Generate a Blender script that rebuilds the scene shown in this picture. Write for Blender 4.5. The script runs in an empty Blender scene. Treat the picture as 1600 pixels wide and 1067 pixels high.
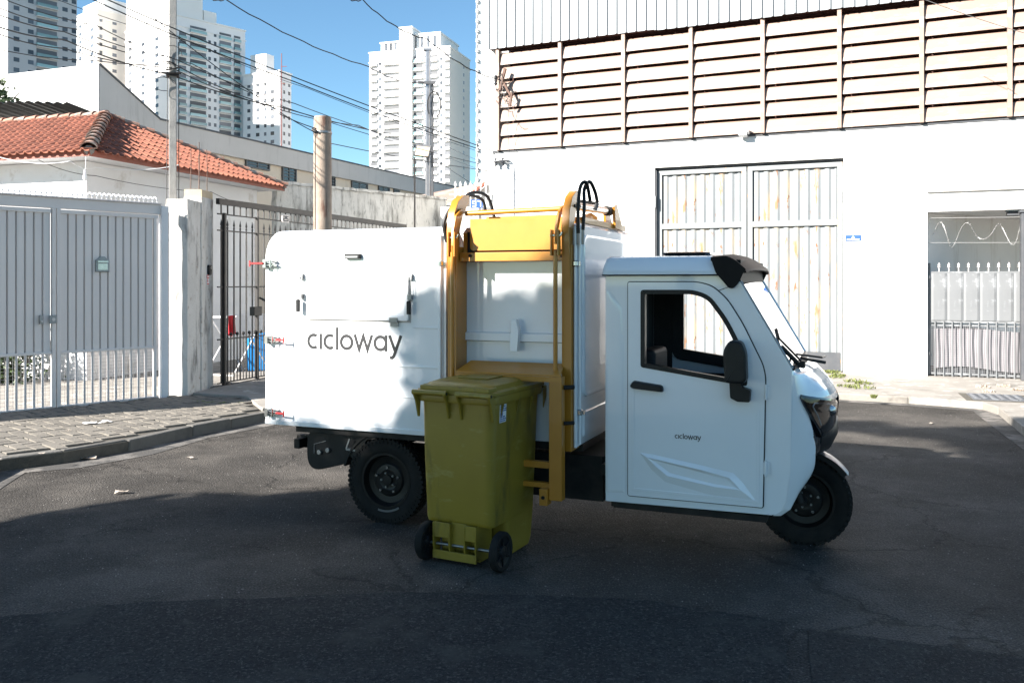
import bpy, bmesh, math, random
from mathutils import Vector, Matrix
from mathutils.geometry import tessellate_polygon
R_ = math.radians
random.seed(7)
scene = bpy.context.scene
C = scene.collection

# ------------------------------------------------------------------ camera, sky, sun, exposure
CH, F, HY, CX = 1.67, 1350.0, 440.0, 800.0          # eye height (m), focal length, horizon row, centre column (1600 px wide)
cam_d = bpy.data.cameras.new('camera'); cam = bpy.data.objects.new('camera', cam_d); C.objects.link(cam)
cam.location = (0, 0, CH); cam.rotation_euler = (R_(90), 0, 0)
cam_d.sensor_width = 36; cam_d.lens = 36*F/1600
cam_d.shift_y = -(533.5-HY)/1600
cam_d.clip_start = .05; cam_d.clip_end = 3000
scene.camera = cam
SUN = Vector((-.762, -.478, .475)).normalized()       # towards the sun
el = math.asin(SUN.z); az = math.atan2(SUN.x, SUN.y)
w = bpy.data.worlds.new('World'); scene.world = w; w.use_nodes = True
nt = w.node_tree; nt.nodes.clear()
sky = nt.nodes.new('ShaderNodeTexSky'); sky.sky_type = 'NISHITA'; sky.sun_disc = False
sky.sun_elevation = el; sky.sun_rotation = az; sky.altitude = 700; sky.air_density = 1.0; sky.dust_density = .25; sky.ozone_density = 1.6
bg = nt.nodes.new('ShaderNodeBackground'); bg.inputs[1].default_value = .056
out = nt.nodes.new('ShaderNodeOutputWorld'); tint = nt.nodes.new('ShaderNodeMix'); tint.data_type = 'RGBA'; tint.blend_type = 'MULTIPLY'; tint.inputs[0].default_value = 1; tint.inputs[7].default_value = (.75, .98, 1.03, 1)   # the camera's cool daylight balance
nt.links.new(sky.outputs[0], tint.inputs[6]); nt.links.new(tint.outputs[2], bg.inputs[0]); nt.links.new(bg.outputs[0], out.inputs[0])
sd = bpy.data.lights.new('sun', 'SUN'); sd.energy = 5.0; sd.angle = R_(.55); sd.color = (1, .95, .88)
so = bpy.data.objects.new('sun', sd); C.objects.link(so); so.rotation_euler = (-SUN).to_track_quat('-Z', 'Y').to_euler(); so.location = SUN*40
scene.view_settings.view_transform = 'Standard'; scene.view_settings.look = 'None'
scene.view_settings.gamma = 1; scene.view_settings.use_curve_mapping = False
scene.view_settings.exposure = 1.86

# ------------------------------------------------------------------ measuring helpers
def gp(px, py, z=0.0):                                # ground point seen at a pixel of the photograph
    Y = F*(CH-z)/(py-HY); return Vector(((px-CX)/F*Y, Y, z))
def dp(px, py, Y):                                    # point at a known distance
    return Vector(((px-CX)/F*Y, Y, CH-(py-HY)*Y/F))
class Frame:                                          # vertical frame: x along a wall, y into it, z up
    def __init__(s, o, d):
        s.o = Vector((o[0], o[1], 0)); s.d = Vector((d[0], d[1], 0)).normalized(); s.n = Vector((-s.d.y, s.d.x, 0))
        s.ang = math.atan2(s.d.y, s.d.x)
    def at(s, px, py=None, off=0.0):                  # (x, z) on the plane y=off
        c = (px-CX)/F; o = s.o + s.n*off
        k = (c*o.y - o.x)/(s.d.x - c*s.d.y); Y = o.y + k*s.d.y
        return k, (CH-(py-HY)*Y/F if py is not None else None)
    def w(s, x, y, z=0): return s.o + s.d*x + s.n*y + Vector((0, 0, z))
    def loc(s, P): q = Vector((P[0], P[1], 0))-s.o; return q.dot(s.d), q.dot(s.n)

# ------------------------------------------------------------------ tagging
def tag(o, label=None, cat=None, group=None, kind=None):
    if label: o['label'] = label
    if cat: o['category'] = cat
    if group: o['group'] = group
    if kind: o['kind'] = kind
    return o
def empty(name, loc=(0, 0, 0), rz=0, label=None, cat=None, group=None, parent=None):
    o = bpy.data.objects.new(name, None); C.objects.link(o); o.location = loc; o.rotation_euler = (0, 0, rz)
    o.empty_display_size = .2
    if parent: o.parent = parent
    return tag(o, label, cat, group)
def inst(src, parent=None, loc=None, rot=None, scale=None):
    o = src.copy(); C.objects.link(o)
    if parent is not None: o.parent = parent
    if loc is not None: o.location = loc
    if rot is not None: o.rotation_euler = rot
    if scale is not None: o.scale = scale
    for k in ('label', 'category', 'group'):
        if parent is not None and k in o: del o[k]
    return o
def copy_tree(o, parent=None):
    c = o.copy(); C.objects.link(c); c.parent = parent
    for ch in list(o.children): copy_tree(ch, c)
    return c

# ------------------------------------------------------------------ mesh builder
class MB:
    def __init__(s): s.v = []; s.f = []
    def add(s, vs, fs):
        b = len(s.v); s.v += [tuple(v) for v in vs]; s.f += [tuple(i+b for i in f) for f in fs]; return s
    def box(s, x0, x1, y0, y1, z0, z1, M=None):
        vs = [Vector((x, y, z)) for z in (z0, z1) for y in (y0, y1) for x in (x0, x1)]
        if M is not None: vs = [M @ v for v in vs]
        return s.add(vs, [(0, 2, 3, 1), (4, 5, 7, 6), (0, 1, 5, 4), (2, 6, 7, 3), (0, 4, 6, 2), (1, 3, 7, 5)])
    def cbox(s, c, sz, rot=None):
        M = Matrix.Translation(Vector(c)) @ (rot.to_4x4() if rot is not None else Matrix.Identity(4))
        h = [q/2 for q in sz]; return s.box(-h[0], h[0], -h[1], h[1], -h[2], h[2], M)
    def tube(s, pts, r, n=8, cap=True, closed=False):
        pts = [Vector(p) for p in pts]; m = len(pts); rr = r if isinstance(r, (list, tuple)) else [r]*m
        rings = []; prev = None
        for i, p in enumerate(pts):
            if closed: t = pts[(i+1) % m]-pts[i-1]
            else: t = pts[min(i+1, m-1)]-pts[max(i-1, 0)]
            t = t.normalized() if t.length > 1e-9 else Vector((0, 0, 1))
            if prev is None:
                a = Vector((0, 0, 1)) if abs(t.z) < .9 else Vector((1, 0, 0)); u = t.cross(a).normalized()
            else:
                u = (prev - t*prev.dot(t)).normalized()
            prev = u; v = t.cross(u)
            rings.append([p+(u*math.cos(2*math.pi*k/n+math.pi/n)+v*math.sin(2*math.pi*k/n+math.pi/n))*rr[i] for k in range(n)])
        return s.loft(rings, cap=cap and not closed, closed=closed)
    def loft(s, rings, cap=True, closed=False):
        n = len(rings[0]); vs = [p for r in rings for p in r]; fs = []
        m = len(rings)
        for i in range(m if closed else m-1):
            for k in range(n):
                a = i*n+k; b = i*n+(k+1) % n; j = (i+1) % m
                fs.append((a, b, j*n+(k+1) % n, j*n+k))
        if cap: fs += [tuple(range(n-1, -1, -1)), tuple((m-1)*n+k for k in range(n))]
        return s.add(vs, fs)
    def lathe(s, prof, M, n=32, closed=True, cap=True):         # prof: (r, h) pairs, axis = local z of M
        rings = [[M @ Vector((r*math.cos(2*math.pi*k/n), r*math.sin(2*math.pi*k/n), h)) for k in range(n)] for r, h in prof]
        return s.loft(rings, cap=(not closed) and cap, closed=closed)
    def disc(s, M, r, h0, h1, n=24): return s.lathe([(r, h0), (r, h1)], M, n, closed=False)
    def grid(s, fn, nu, nv, keep=None):
        vs = [fn(i/nu, j/nv) for j in range(nv+1) for i in range(nu+1)]
        fs = [(j*(nu+1)+i, j*(nu+1)+i+1, (j+1)*(nu+1)+i+1, (j+1)*(nu+1)+i) for j in range(nv) for i in range(nu)
              if keep is None or keep((i+.5)/nu, (j+.5)/nv)]
        return s.add(vs, fs)
    def prism(s, polys, m3, d0, d1):                  # polys: outline then holes in 2-D; m3(u, v, d)
        if not isinstance(polys[0][0], (list, tuple)): polys = [polys]
        flat = [p for pl in polys for p in pl]
        tris = tessellate_polygon([[Vector((p[0], p[1], 0)) for p in pl] for pl in polys])
        N = len(flat); vs = [m3(u, v, d0) for u, v in flat]+[m3(u, v, d1) for u, v in flat]
        fs = [tuple(t) for t in tris]+[tuple(i+N for i in reversed(t)) for t in tris]
        b = 0
        for pl in polys:
            k = len(pl)
            for i in range(k): fs.append((b+i, b+(i+1) % k, N+b+(i+1) % k, N+b+i))
            b += k
        return s.add(vs, fs)
    def ring(s, outer, inner, m3, d0, d1):            # two outlines with the same number of points
        n = len(outer); vs = [m3(u, v, d) for d in (d0, d1) for P in (outer, inner) for u, v in P]; fs = []
        for i in range(n):
            j = (i+1) % n; fs += [(i, j, n+j, n+i), (2*n+i, 3*n+i, 3*n+j, 2*n+j), (i, 2*n+i, 2*n+j, j), (n+i, n+j, 3*n+j, 3*n+i)]
        return s.add(vs, fs)
    def build(s, name, mat, parent=None, smooth=None, bevel=0, seg=2, recalc=True, loc=None):
        me = bpy.data.meshes.new(name); me.from_pydata(s.v, [], s.f)
        if recalc:
            bm = bmesh.new(); bm.from_mesh(me)
            if bevel: bmesh.ops.remove_doubles(bm, verts=bm.verts, dist=1e-6)
            bmesh.ops.recalc_face_normals(bm, faces=bm.faces); bm.to_mesh(me); bm.free()
        me.materials.append(mat)
        if smooth is not None or bevel:
            me.polygons.foreach_set('use_smooth', [True]*len(me.polygons))
            me.set_sharp_from_angle(angle=R_(smooth if smooth is not None else 35))
        me.update()
        o = bpy.data.objects.new(name, me); C.objects.link(o)
        if parent: o.parent = parent
        if loc is not None: o.location = loc
        if smooth is not None and smooth <= 50 and not bevel:
            wn = o.modifiers.new('weighted_normals', 'WEIGHTED_NORMAL'); wn.keep_sharp = True
        if bevel:
            b = o.modifiers.new('bevel', 'BEVEL'); b.width = bevel; b.segments = seg; b.limit_method = 'ANGLE'; b.angle_limit = R_(30)
            b.harden_normals = True
        return o
def arc(cx, cy, r, a0, a1, n): return [(cx+r*math.cos(R_(a0+(a1-a0)*i/n)), cy+r*math.sin(R_(a0+(a1-a0)*i/n))) for i in range(n+1)]
def rpoly(pts, r, n=4):                               # rounds the corners of a polygon
    o = []; m = len(pts)
    for i in range(m):
        p = Vector(pts[i]); a = Vector(pts[i-1]); b = Vector(pts[(i+1) % m])
        ri = r[i] if isinstance(r, (list, tuple)) else r
        da = (a-p); db = (b-p); q = min(ri, da.length*.45, db.length*.45)
        if q < 1e-4: o.append(tuple(p)); continue
        A = p+da.normalized()*q; B = p+db.normalized()*q
        for k in range(n+1):
            t = k/n; o.append(tuple(A*(1-t)**2+p*2*t*(1-t)+B*t*t))
    return o

# ------------------------------------------------------------------ materials
def mat(name, col, col2=None, scale=6, rough=.6, metal=0, bump=0, bscale=60, coat=0, spots=None, stretch=None, spec=.5, detail=6, vary=0, rvary=0, top_dirt=None):
    m = bpy.data.materials.new(name); m.use_nodes = True; N = m.node_tree.nodes; L = m.node_tree.links
    b = N['Principled BSDF']; b.inputs['Roughness'].default_value = rough; b.inputs['Metallic'].default_value = metal
    b.inputs['Coat Weight'].default_value = coat; b.inputs['Coat Roughness'].default_value = .03; b.inputs['Specular IOR Level'].default_value = spec
    tc = N.new('ShaderNodeTexCoord'); src = tc.outputs['Object']
    if stretch:
        mp = N.new('ShaderNodeMapping'); mp.inputs['Scale'].default_value = stretch; L.new(src, mp.inputs[0]); csrc = mp.outputs[0]
    else: csrc = src
    cur = None
    def noise(s, sc, dt=detail, ro=.6):
        n = N.new('ShaderNodeTexNoise'); n.inputs['Scale'].default_value = sc; n.inputs['Detail'].default_value = dt; n.inputs['Roughness'].default_value = ro
        L.new(s, n.inputs['Vector']); return n
    def ramp(fac, a, b_, c0=(0, 0, 0, 1), c1=(1, 1, 1, 1)):
        r = N.new('ShaderNodeValToRGB'); r.color_ramp.elements[0].position = a; r.color_ramp.elements[1].position = b_
        r.color_ramp.elements[0].color = c0; r.color_ramp.elements[1].color = c1; L.new(fac, r.inputs[0]); return r
    def mix(fac, A, B, mode='MIX'):
        x = N.new('ShaderNodeMix'); x.data_type = 'RGBA'; x.blend_type = mode
        for sock, val in ((x.inputs[0], fac), (x.inputs[6], A), (x.inputs[7], B)):
            if hasattr(val, 'default_value'): L.new(val, sock)
            elif isinstance(val, (int, float)): sock.default_value = val
            else: sock.default_value = tuple(val)+(1,)
        return x.outputs[2]
    cur = col
    n1 = None
    if col2 is not None:
        n1 = noise(csrc, scale); r = ramp(n1.outputs[0], .35, .68); cur = mix(r.outputs[0], col, col2)
    if spots:                                         # (colour, scale, lo, hi, stretch)
        for sp in spots:
            s2 = src
            if len(sp) > 4 and sp[4]:
                mp = N.new('ShaderNodeMapping'); mp.inputs['Scale'].default_value = sp[4]; L.new(src, mp.inputs[0]); s2 = mp.outputs[0]
            n = noise(s2, sp[1], 8, .65); r = ramp(n.outputs[0], sp[2]-.06, sp[3]-.09); cur = mix(r.outputs[0], cur, sp[0])
    if vary:
        oi = N.new('ShaderNodeObjectInfo'); hs = N.new('ShaderNodeHueSaturation')
        mr = N.new('ShaderNodeMapRange'); mr.inputs[3].default_value = 1-vary; mr.inputs[4].default_value = 1+vary
        L.new(oi.outputs['Random'], mr.inputs[0]); L.new(mr.outputs[0], hs.inputs['Value'])
        if hasattr(cur, 'default_value'): L.new(cur, hs.inputs['Color'])
        else: hs.inputs['Color'].default_value = tuple(cur)+(1,)
        cur = hs.outputs[0]
    if hasattr(cur, 'default_value'): L.new(cur, b.inputs['Base Color'])
    else: b.inputs['Base Color'].default_value = tuple(cur)+(1,)
    if rvary:
        n = noise(src, 9, 5); mr = N.new('ShaderNodeMapRange'); mr.inputs[3].default_value = max(0, rough-rvary); mr.inputs[4].default_value = rough+rvary
        L.new(n.outputs[0], mr.inputs[0]); L.new(mr.outputs[0], b.inputs['Roughness'])
    if bump:
        n = noise(src, bscale, 4); bp = N.new('ShaderNodeBump'); bp.inputs['Strength'].default_value = bump; bp.inputs['Distance'].default_value = .01
        L.new(n.outputs[0], bp.inputs['Height']); L.new(bp.outputs[0], b.inputs['Normal'])
    return m
MT = {}
MT['truck'] = mat('white_vehicle_paint', (.83, .84, .85), (.80, .815, .83), 2.5, .24, coat=1.0, bump=.02, bscale=9, rvary=.04)
MT['yellow'] = mat('yellow_paint', (.47, .195, .016), (.43, .175, .014), 5, .38, coat=.35, bump=.03, bscale=30)
MT['blackp'] = mat('black_plastic', (.012, .012, .013), (.018, .018, .019), 8, .38, bump=.08, bscale=180, spec=.25)
MT['blackg'] = mat('gloss_black_plastic', (.008, .008, .01), None, rough=.12, coat=.6)
MT['chassis'] = mat('black_chassis_paint', (.012, .012, .013), (.03, .027, .023), 7, .55, bump=.1, bscale=50, spec=.2)
MT['rubber'] = mat('tyre_rubber', (.012, .012, .012), (.024, .022, .02), 9, .78, bump=.15, bscale=120, spec=.15)
MT['chrome'] = mat('bright_steel', (.62, .62, .62), (.5, .5, .5), 20, .22, metal=1)
MT['steel'] = mat('galvanised_steel', (.30, .305, .31), (.24, .245, .25), 25, .42, metal=.85)
MT['red'] = mat('red_rubber_grip', (.62, .02, .02), None, rough=.45)
MT['bin'] = mat('olive_bin_plastic', (.27, .187, .020), (.24, .165, .018), 4, .42, bump=.06, bscale=260, rvary=.08, spots=[((.33, .26, .07), 6, .64, .80, (1, 1, 3)), ((.12, .09, .02), 3, .62, .8, (2, 2, .6))])
MT['text'] = mat('dark_vinyl_lettering', (.02, .02, .022), None, rough=.4)
MT['trim'] = mat('cab_dark_trim', (.02, .021, .023), (.028, .028, .03), 10, .6, bump=.1, bscale=120, spec=.2)
MT['silver'] = mat('silver_guard', (.33, .33, .34), (.26, .26, .27), 12, .3, metal=.7)
MT['stucco'] = mat('white_wall_paint', (.80, .79, .775), (.74, .73, .71), .8, .85, bump=.25, bscale=45,
    spots=[((.50, .47, .42), 1.3, .62, .85, (2.5, 2.5, .35))])
MT['housewall'] = mat('house_wall_paint', (.74, .74, .745), (.68, .67, .66), 1.1, .85, bump=.25, bscale=40, spots=[((.42, .38, .33), 2, .66, .85, None)])
MT['oldwall'] = mat('weathered_white_wall', (.66, .64, .60), (.52, .50, .46), 1.4, .9, bump=.5, bscale=30,
    spots=[((.20, .19, .17), 3.0, .56, .74, (1.6, 1.6, .28)), ((.10, .10, .09), 6, .62, .8, (2, 2, .5))])
MT['pillar'] = mat('stained_pillar_plaster', (.62, .60, .57), (.52, .50, .47), 2.2, .92, bump=.5, bscale=35,
    spots=[((.17, .16, .15), 2.2, .58, .78, (2.2, 2.2, .7)), ((.30, .24, .19), 7, .64, .8, None)])
MT['pillartop'] = mat('raw_yellowish_cement', (.56, .45, .30), (.44, .36, .26), 5, .95, bump=.6, bscale=40)
MT['concrete'] = mat('pole_concrete', (.33, .32, .30), (.24, .235, .225), 8, .9, bump=.5, bscale=70)
MT['roundpole'] = mat('round_pole_concrete', (.37, .295, .235), (.26, .205, .165), 5, .93, bump=.7, bscale=80,
    spots=[((.40, .24, .05), 1.2, .68, .80, (1, 1, .6)), ((.16, .07, .045), 2.4, .62, .76, (3, 3, .5))])
MT['tile'] = mat('terracotta_tile', (.33, .120, .072), (.24, .088, .056), 5, .85, bump=.3, bscale=60, vary=.22,
    spots=[((.16, .10, .08), 7, .62, .8, None)])
MT['ridge'] = mat('old_ridge_tile', (.38, .19, .13), (.24, .15, .115), 4, .9, bump=.5, bscale=40, vary=.2, spots=[((.30, .28, .25), 6, .55, .7, None)])
MT['mortar'] = mat('ridge_mortar', (.33, .31, .29), (.20, .19, .18), 6, .95, bump=.7, bscale=40)
MT['fascia'] = mat('red_brown_fascia', (.30, .085, .05), (.22, .065, .04), 4, .6)
MT['eave'] = mat('white_eave_board', (.72, .73, .75), (.66, .66, .67), 3, .7)
MT['gate'] = mat('pale_grey_gate_paint', (.74, .685, .655), (.68, .63, .605), 2, .45, bump=.06, bscale=20, spots=[((.30, .27, .25), 3, .68, .84, (2, 2, .6))])
MT['gatebar'] = mat('grey_gate_bars', (.62, .58, .565), (.52, .49, .475), 4, .5, spots=[((.16, .09, .06), 9, .66, .8, None)])
MT['iron'] = mat('black_iron', (.012, .012, .013), (.03, .024, .02), 12, .5)
MT['wire'] = mat('black_cable', (.012, .012, .013), None, rough=.6)
MT['wiremesh'] = mat('grey_wire_mesh', (.30, .30, .31), None, rough=.5, metal=.4)
MT['corr'] = mat('pale_corrugated_steel', (.29, .305, .315), (.26, .275, .285), 1.2, .5, metal=.15, spots=[((.42, .44, .46), 3, .6, .8, (3, 3, .25))])
MT['peach'] = mat('peach_louvre_paint', (.31, .212, .168), (.285, .195, .153), 1.3, .6, bump=.08, bscale=15, vary=.05, spots=[((.58, .50, .44), 2, .58, .8, (.5, 2, 2))])
MT['louvreback'] = mat('shed_interior_shade', (.075, .032, .026), None, rough=.9)  # shade of the unlit shed, painted on a backing behind the louvres
MT['door'] = mat('rusty_pale_blue_door_paint', (.235, .25, .26), (.205, .22, .228), 1.6, .6, bump=.15, bscale=30,
    spots=[((.36, .30, .21), 2.2, .56, .74, (2.5, 2.5, .45)), ((.29, .15, .07), 2.2, .64, .74, (3.5, 3.5, .8)), ((.20, .08, .03), 4.5, .68, .76, (3, 3, .9))])
MT['doorframe'] = mat('pale_door_frame_paint', (.235, .25, .255), (.21, .225, .23), 2, .6, spots=[((.45, .30, .17), 5, .66, .76, (3, 3, .6))])
MT['darkgrey'] = mat('dark_grey_plate', (.055, .06, .068), (.08, .08, .085), 5, .6)
MT['cement'] = mat('old_cement_paving', (.29, .265, .235), (.225, .205, .18), 1.6, .92, bump=.5, bscale=25,
    spots=[((.17, .155, .135), 2.2, .58, .75, None), ((.50, .47, .43), 5, .62, .78, None)])
MT['kerb'] = mat('kerb_stone', (.13, .122, .11), (.085, .08, .072), 4, .93, bump=.7, bscale=30, vary=.12)
MT['paver'] = mat('worn_paving_stone', (.165, .148, .125), (.125, .112, .096), 5, .92, bump=.6, bscale=45, vary=.12, spots=[((.10, .095, .08), 8, .6, .78, None)])
MT['joint'] = mat('sandy_joint_soil', (.095, .084, .068), (.065, .058, .047), 9, .97, bump=.8, bscale=60)
MT['beige'] = mat('beige_facade', (.60, .52, .42), (.55, .48, .39), .7, .85, bump=.15, bscale=20, spots=[((.42, .37, .31), 1.2, .62, .85, (2, 2, .3))])
MT['cream'] = mat('cream_blank_wall', (.70, .70, .67), (.66, .66, .64), .6, .85, bump=.1, bscale=15)
MT['parapet'] = mat('grey_parapet_paint', (.50, .48, .455), (.45, .435, .41), .8, .85, spots=[((.35, .33, .31), 1.5, .6, .85, (3, 3, .4))])
MT['window'] = mat('dark_window_glass', (.03, .035, .04), None, rough=.15, coat=.3)
MT['wframe'] = mat('dark_window_frame', (.09, .09, .09), None, rough=.5)
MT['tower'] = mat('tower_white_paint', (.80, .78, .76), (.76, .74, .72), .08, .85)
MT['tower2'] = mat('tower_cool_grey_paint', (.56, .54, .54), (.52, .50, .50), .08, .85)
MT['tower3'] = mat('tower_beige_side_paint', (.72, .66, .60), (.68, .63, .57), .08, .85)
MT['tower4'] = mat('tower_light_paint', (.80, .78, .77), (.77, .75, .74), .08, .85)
MT['twin'] = mat('tower_window_glass', (.085, .095, .11), None, rough=.2, vary=.6)
MT['tglass'] = mat('balcony_green_glass', (.30, .46, .46), None, rough=.2, vary=.3)
MT['tdark'] = mat('balcony_recess_glazing', (.12, .125, .14), None, rough=.4, vary=.6)
MT['white'] = mat('white_enamel', (.8, .8, .8), None, rough=.4)
MT['blue'] = mat('blue_enamel', (.03, .09, .30), None, rough=.4)
MT['bluecloth'] = mat('blue_cloth', (.02, .25, .62), None, rough=.9)
MT['redcloth'] = mat('red_cloth', (.50, .02, .03), None, rough=.9)
MT['whitecloth'] = mat('white_cloth', (.75, .75, .76), None, rough=.9)
MT['leaf'] = mat('weed_leaf', (.13, .17, .04), (.18, .18, .06), 6, .7, vary=.3)
MT['treeleaf'] = mat('tree_leaf', (.04, .07, .02), (.06, .09, .028), 3, .6)
MT['bark'] = mat('tree_bark', (.11, .085, .06), (.07, .055, .04), 6, .95, bump=.8, bscale=20)
MT['litter'] = mat('dry_leaf_and_paper', (.50, .44, .38), (.36, .27, .2), 8, .9)
MT['grating'] = mat('cast_iron_cover', (.15, .16, .175), (.11, .11, .12), 10, .55, metal=.4, bump=.4, bscale=60)
MT['fabric'] = mat('grey_tarp_cloth', (.30, .28, .295), (.25, .235, .25), 3, .95, bump=.3, bscale=50)
MT['rod'] = mat('rusty_rebar', (.16, .10, .075), (.10, .06, .05), 10, .9)
MT['redmast'] = mat('red_mast_paint', (.22, .06, .05), None, rough=.6)
MT['green'] = mat('dark_painted_wall_shade', (.06, .065, .07), None, rough=.8)
MT['chain'] = mat('barbed_wire', (.42, .41, .40), None, rough=.45, metal=.6)

def glass_mat(name, tint, spec=.35):
    m = bpy.data.materials.new(name); m.use_nodes = True; N = m.node_tree.nodes; L = m.node_tree.links; N.clear()
    o = N.new('ShaderNodeOutputMaterial'); t = N.new('ShaderNodeBsdfTransparent'); t.inputs[0].default_value = tint+(1,)
    g = N.new('ShaderNodeBsdfGlossy'); g.inputs['Roughness'].default_value = .02
    f = N.new('ShaderNodeFresnel'); f.inputs[0].default_value = 1.45
    mx = N.new('ShaderNodeMixShader'); L.new(f.outputs[0], mx.inputs[0]); L.new(t.outputs[0], mx.inputs[1]); L.new(g.outputs[0], mx.inputs[2]); L.new(mx.outputs[0], o.inputs[0])
    return m
MT['glass'] = glass_mat('windscreen_glass', (.86, .9, .9))
MT['lens'] = glass_mat('lamp_lens', (.5, .5, .52))

def asphalt():
    m = bpy.data.materials.new('cracked_asphalt'); m.use_nodes = True; N = m.node_tree.nodes; L = m.node_tree.links
    b = N['Principled BSDF']; b.inputs['Specular IOR Level'].default_value = .12
    tc = N.new('ShaderNodeTexCoord'); P = tc.outputs['Object']
    def noise(sc, dt=6, ro=.6, src=P):
        n = N.new('ShaderNodeTexNoise'); n.inputs['Scale'].default_value = sc; n.inputs['Detail'].default_value = dt; n.inputs['Roughness'].default_value = ro; L.new(src, n.inputs['Vector']); return n.outputs[0]
    def ramp(f, pts):
        r = N.new('ShaderNodeValToRGB'); e = r.color_ramp.elements
        while len(e) < len(pts): e.new(.5)
        for x, (p, c) in zip(e, pts): x.position = p; x.color = (c, c, c, 1) if isinstance(c, float) else tuple(c)+(1,)
        L.new(f, r.inputs[0]); return r.outputs[0]
    def mix(f, A, B, mode='MIX'):
        x = N.new('ShaderNodeMix'); x.data_type = 'RGBA'; x.blend_type = mode
        for s, v in ((x.inputs[0], f), (x.inputs[6], A), (x.inputs[7], B)):
            if hasattr(v, 'default_value'): L.new(v, s)
            elif isinstance(v, float): s.default_value = v
            else: s.default_value = tuple(v)+(1,)
        return x.outputs[2]
    base = ramp(noise(.75, 8, .68), [(.36, (.037, .034, .031)), (.5, (.057, .052, .047)), (.62, (.092, .083, .074))])
    fine = ramp(noise(95, 3, .7), [(.34, .45), (.5, 1.0), (.62, 1.6)])
    c = mix(1.0, base, fine, 'MULTIPLY')
    v = N.new('ShaderNodeTexVoronoi'); v.inputs['Scale'].default_value = 70; L.new(P, v.inputs['Vector'])
    sp = ramp(v.outputs['Color'], [(.66, 0.0), (.74, .8)])
    near = ramp(v.outputs['Distance'], [(.25, 1.0), (.4, 0.0)])
    st = mix(1.0, sp, near, 'MULTIPLY'); c = mix(st, c, (.15, .14, .13))
    # pale patches of worn ground
    c = mix(ramp(noise(1.3, 7, .7), [(.54, 0.0), (.70, .45)]), c, (.10, .092, .083))
    # cracks: warped large voronoi edges
    nz = N.new('ShaderNodeTexNoise'); nz.inputs['Scale'].default_value = 2.3; nz.inputs['Detail'].default_value = 6; nz.inputs['Roughness'].default_value = .7; L.new(P, nz.inputs['Vector'])
    vm = N.new('ShaderNodeVectorMath'); vm.operation = 'MULTIPLY_ADD'; vm.inputs[1].default_value = (.7, .7, 0); L.new(nz.outputs['Color'], vm.inputs[0]); L.new(P, vm.inputs[2])
    cv = N.new('ShaderNodeTexVoronoi'); cv.feature = 'DISTANCE_TO_EDGE'; cv.inputs['Scale'].default_value = .62; L.new(vm.outputs[0], cv.inputs['Vector'])
    cr = ramp(cv.outputs['Distance'], [(.0, 1.0), (.011, 0.0)])
    cr = mix(1.0, cr, ramp(noise(.8, 3), [(.42, 0.0), (.50, 1.0)]), 'MULTIPLY')
    crf = mix(1.0, cr, (.62, .62, .62), 'MULTIPLY'); c = mix(crf, c, (.014, .013, .012))
    L.new(c, b.inputs['Base Color'])
    rr = ramp(noise(30, 4), [(.3, .72), (.7, .92)]); L.new(rr, b.inputs['Roughness'])
    h = mix(.5, noise(120, 3, .7), v.outputs['Distance']); h = mix(cr, h, (0, 0, 0))
    bp = N.new('ShaderNodeBump'); bp.inputs['Strength'].default_value = .9; bp.inputs['Distance'].default_value = .012; L.new(h, bp.inputs['Height']); L.new(bp.outputs[0], b.inputs['Normal'])
    return m
MT['asphalt'] = asphalt()

MT['gate2'] = mat('sunlit_grey_gate_paint', (.155, .16, .165), (.13, .135, .14), 2, .6, spots=[((.36, .37, .38), 3, .62, .8, None)])
MT['rimpaint'] = mat('satin_black_rim', (.006, .006, .0065), (.013, .012, .0115), 9, .4, spec=.25, bump=.1, bscale=60)
MT['visor'] = mat('matt_black_visor', (.007, .007, .008), (.011, .011, .011), 9, .5, spec=.15)
MT['patch'] = MT['asphalt']
# ================================================================== SETTING
def sheet(name, poly, z, mat_, thick=0.0, **k):
    m = MB(); m.prism([tuple(p) for p in poly], lambda u, v, d: Vector((u, v, d)), z-thick, z)
    return tag(m.build(name, mat_), kind='structure', **k)
m = MB(); m.grid(lambda u, v: Vector((-500+1000*u, -300+1300*v, 0)), 20, 26)
tag(m.build('road', MT['asphalt']), kind='structure')

def g2(px, py, z=0): p = gp(px, py, z); return (p.x, p.y)
KL = [(-3.75, 2.0), (-4.05, 4.5), (-4.35, 6.6), g2(0, 737), g2(100, 724), g2(200, 706), g2(300, 682), g2(415, 659), (-2.1, 12.6), (-1.5, 14.4), (-1.0, 15.35)]
KR = [(-1.0, 15.35), (1.2, 14.4), g2(1200, 618), g2(1300, 624), g2(1420, 631), g2(1535, 640), g2(1560, 648), g2(1600, 682), (4.6, 6.4), (4.1, 3.0)]
left_pave = [(-3.75, 2.0), (-30, 2.0), (-30, 40), (-.2, 40), (-.2, 17.0)] + KL[::-1]
sheet('pavement_left', [KL[0]]+left_pave[1:5]+KL[::-1][:-1], .105, MT['joint'], .10)
sheet('pavement_right', KR+[(30, 3.0), (30, 30), (0, 40), (-.19, 40), (-.19, 17.0)], .10, MT['cement'], .095)
# concrete slab in front of the black gate
P1 = g2(300, 622, .12)
slab = [(-4.40, 11.9), (-3.55, 11.55), g2(410, 641, .12), (-1.72, 14.3), (-1.3, 15.1), (-.6, 19.0), (-2.0, 19.0), (-4.28, 12.6)]
m = MB(); m.prism(slab, lambda u, v, d: Vector((u, v, d)), .09, .142); tag(m.build('concrete_slab', MT['cement'], bevel=.012), kind='structure')
# yard floors behind the gates
sheet('yard_floor', [(-14, 5.5), (-6.2, 10.25), (-4.75, 11.75), (-4.45, 12.6), (-2.4, 18.6), (-2.4, 24), (-14, 24)], .125, MT['cement'], .02)

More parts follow.
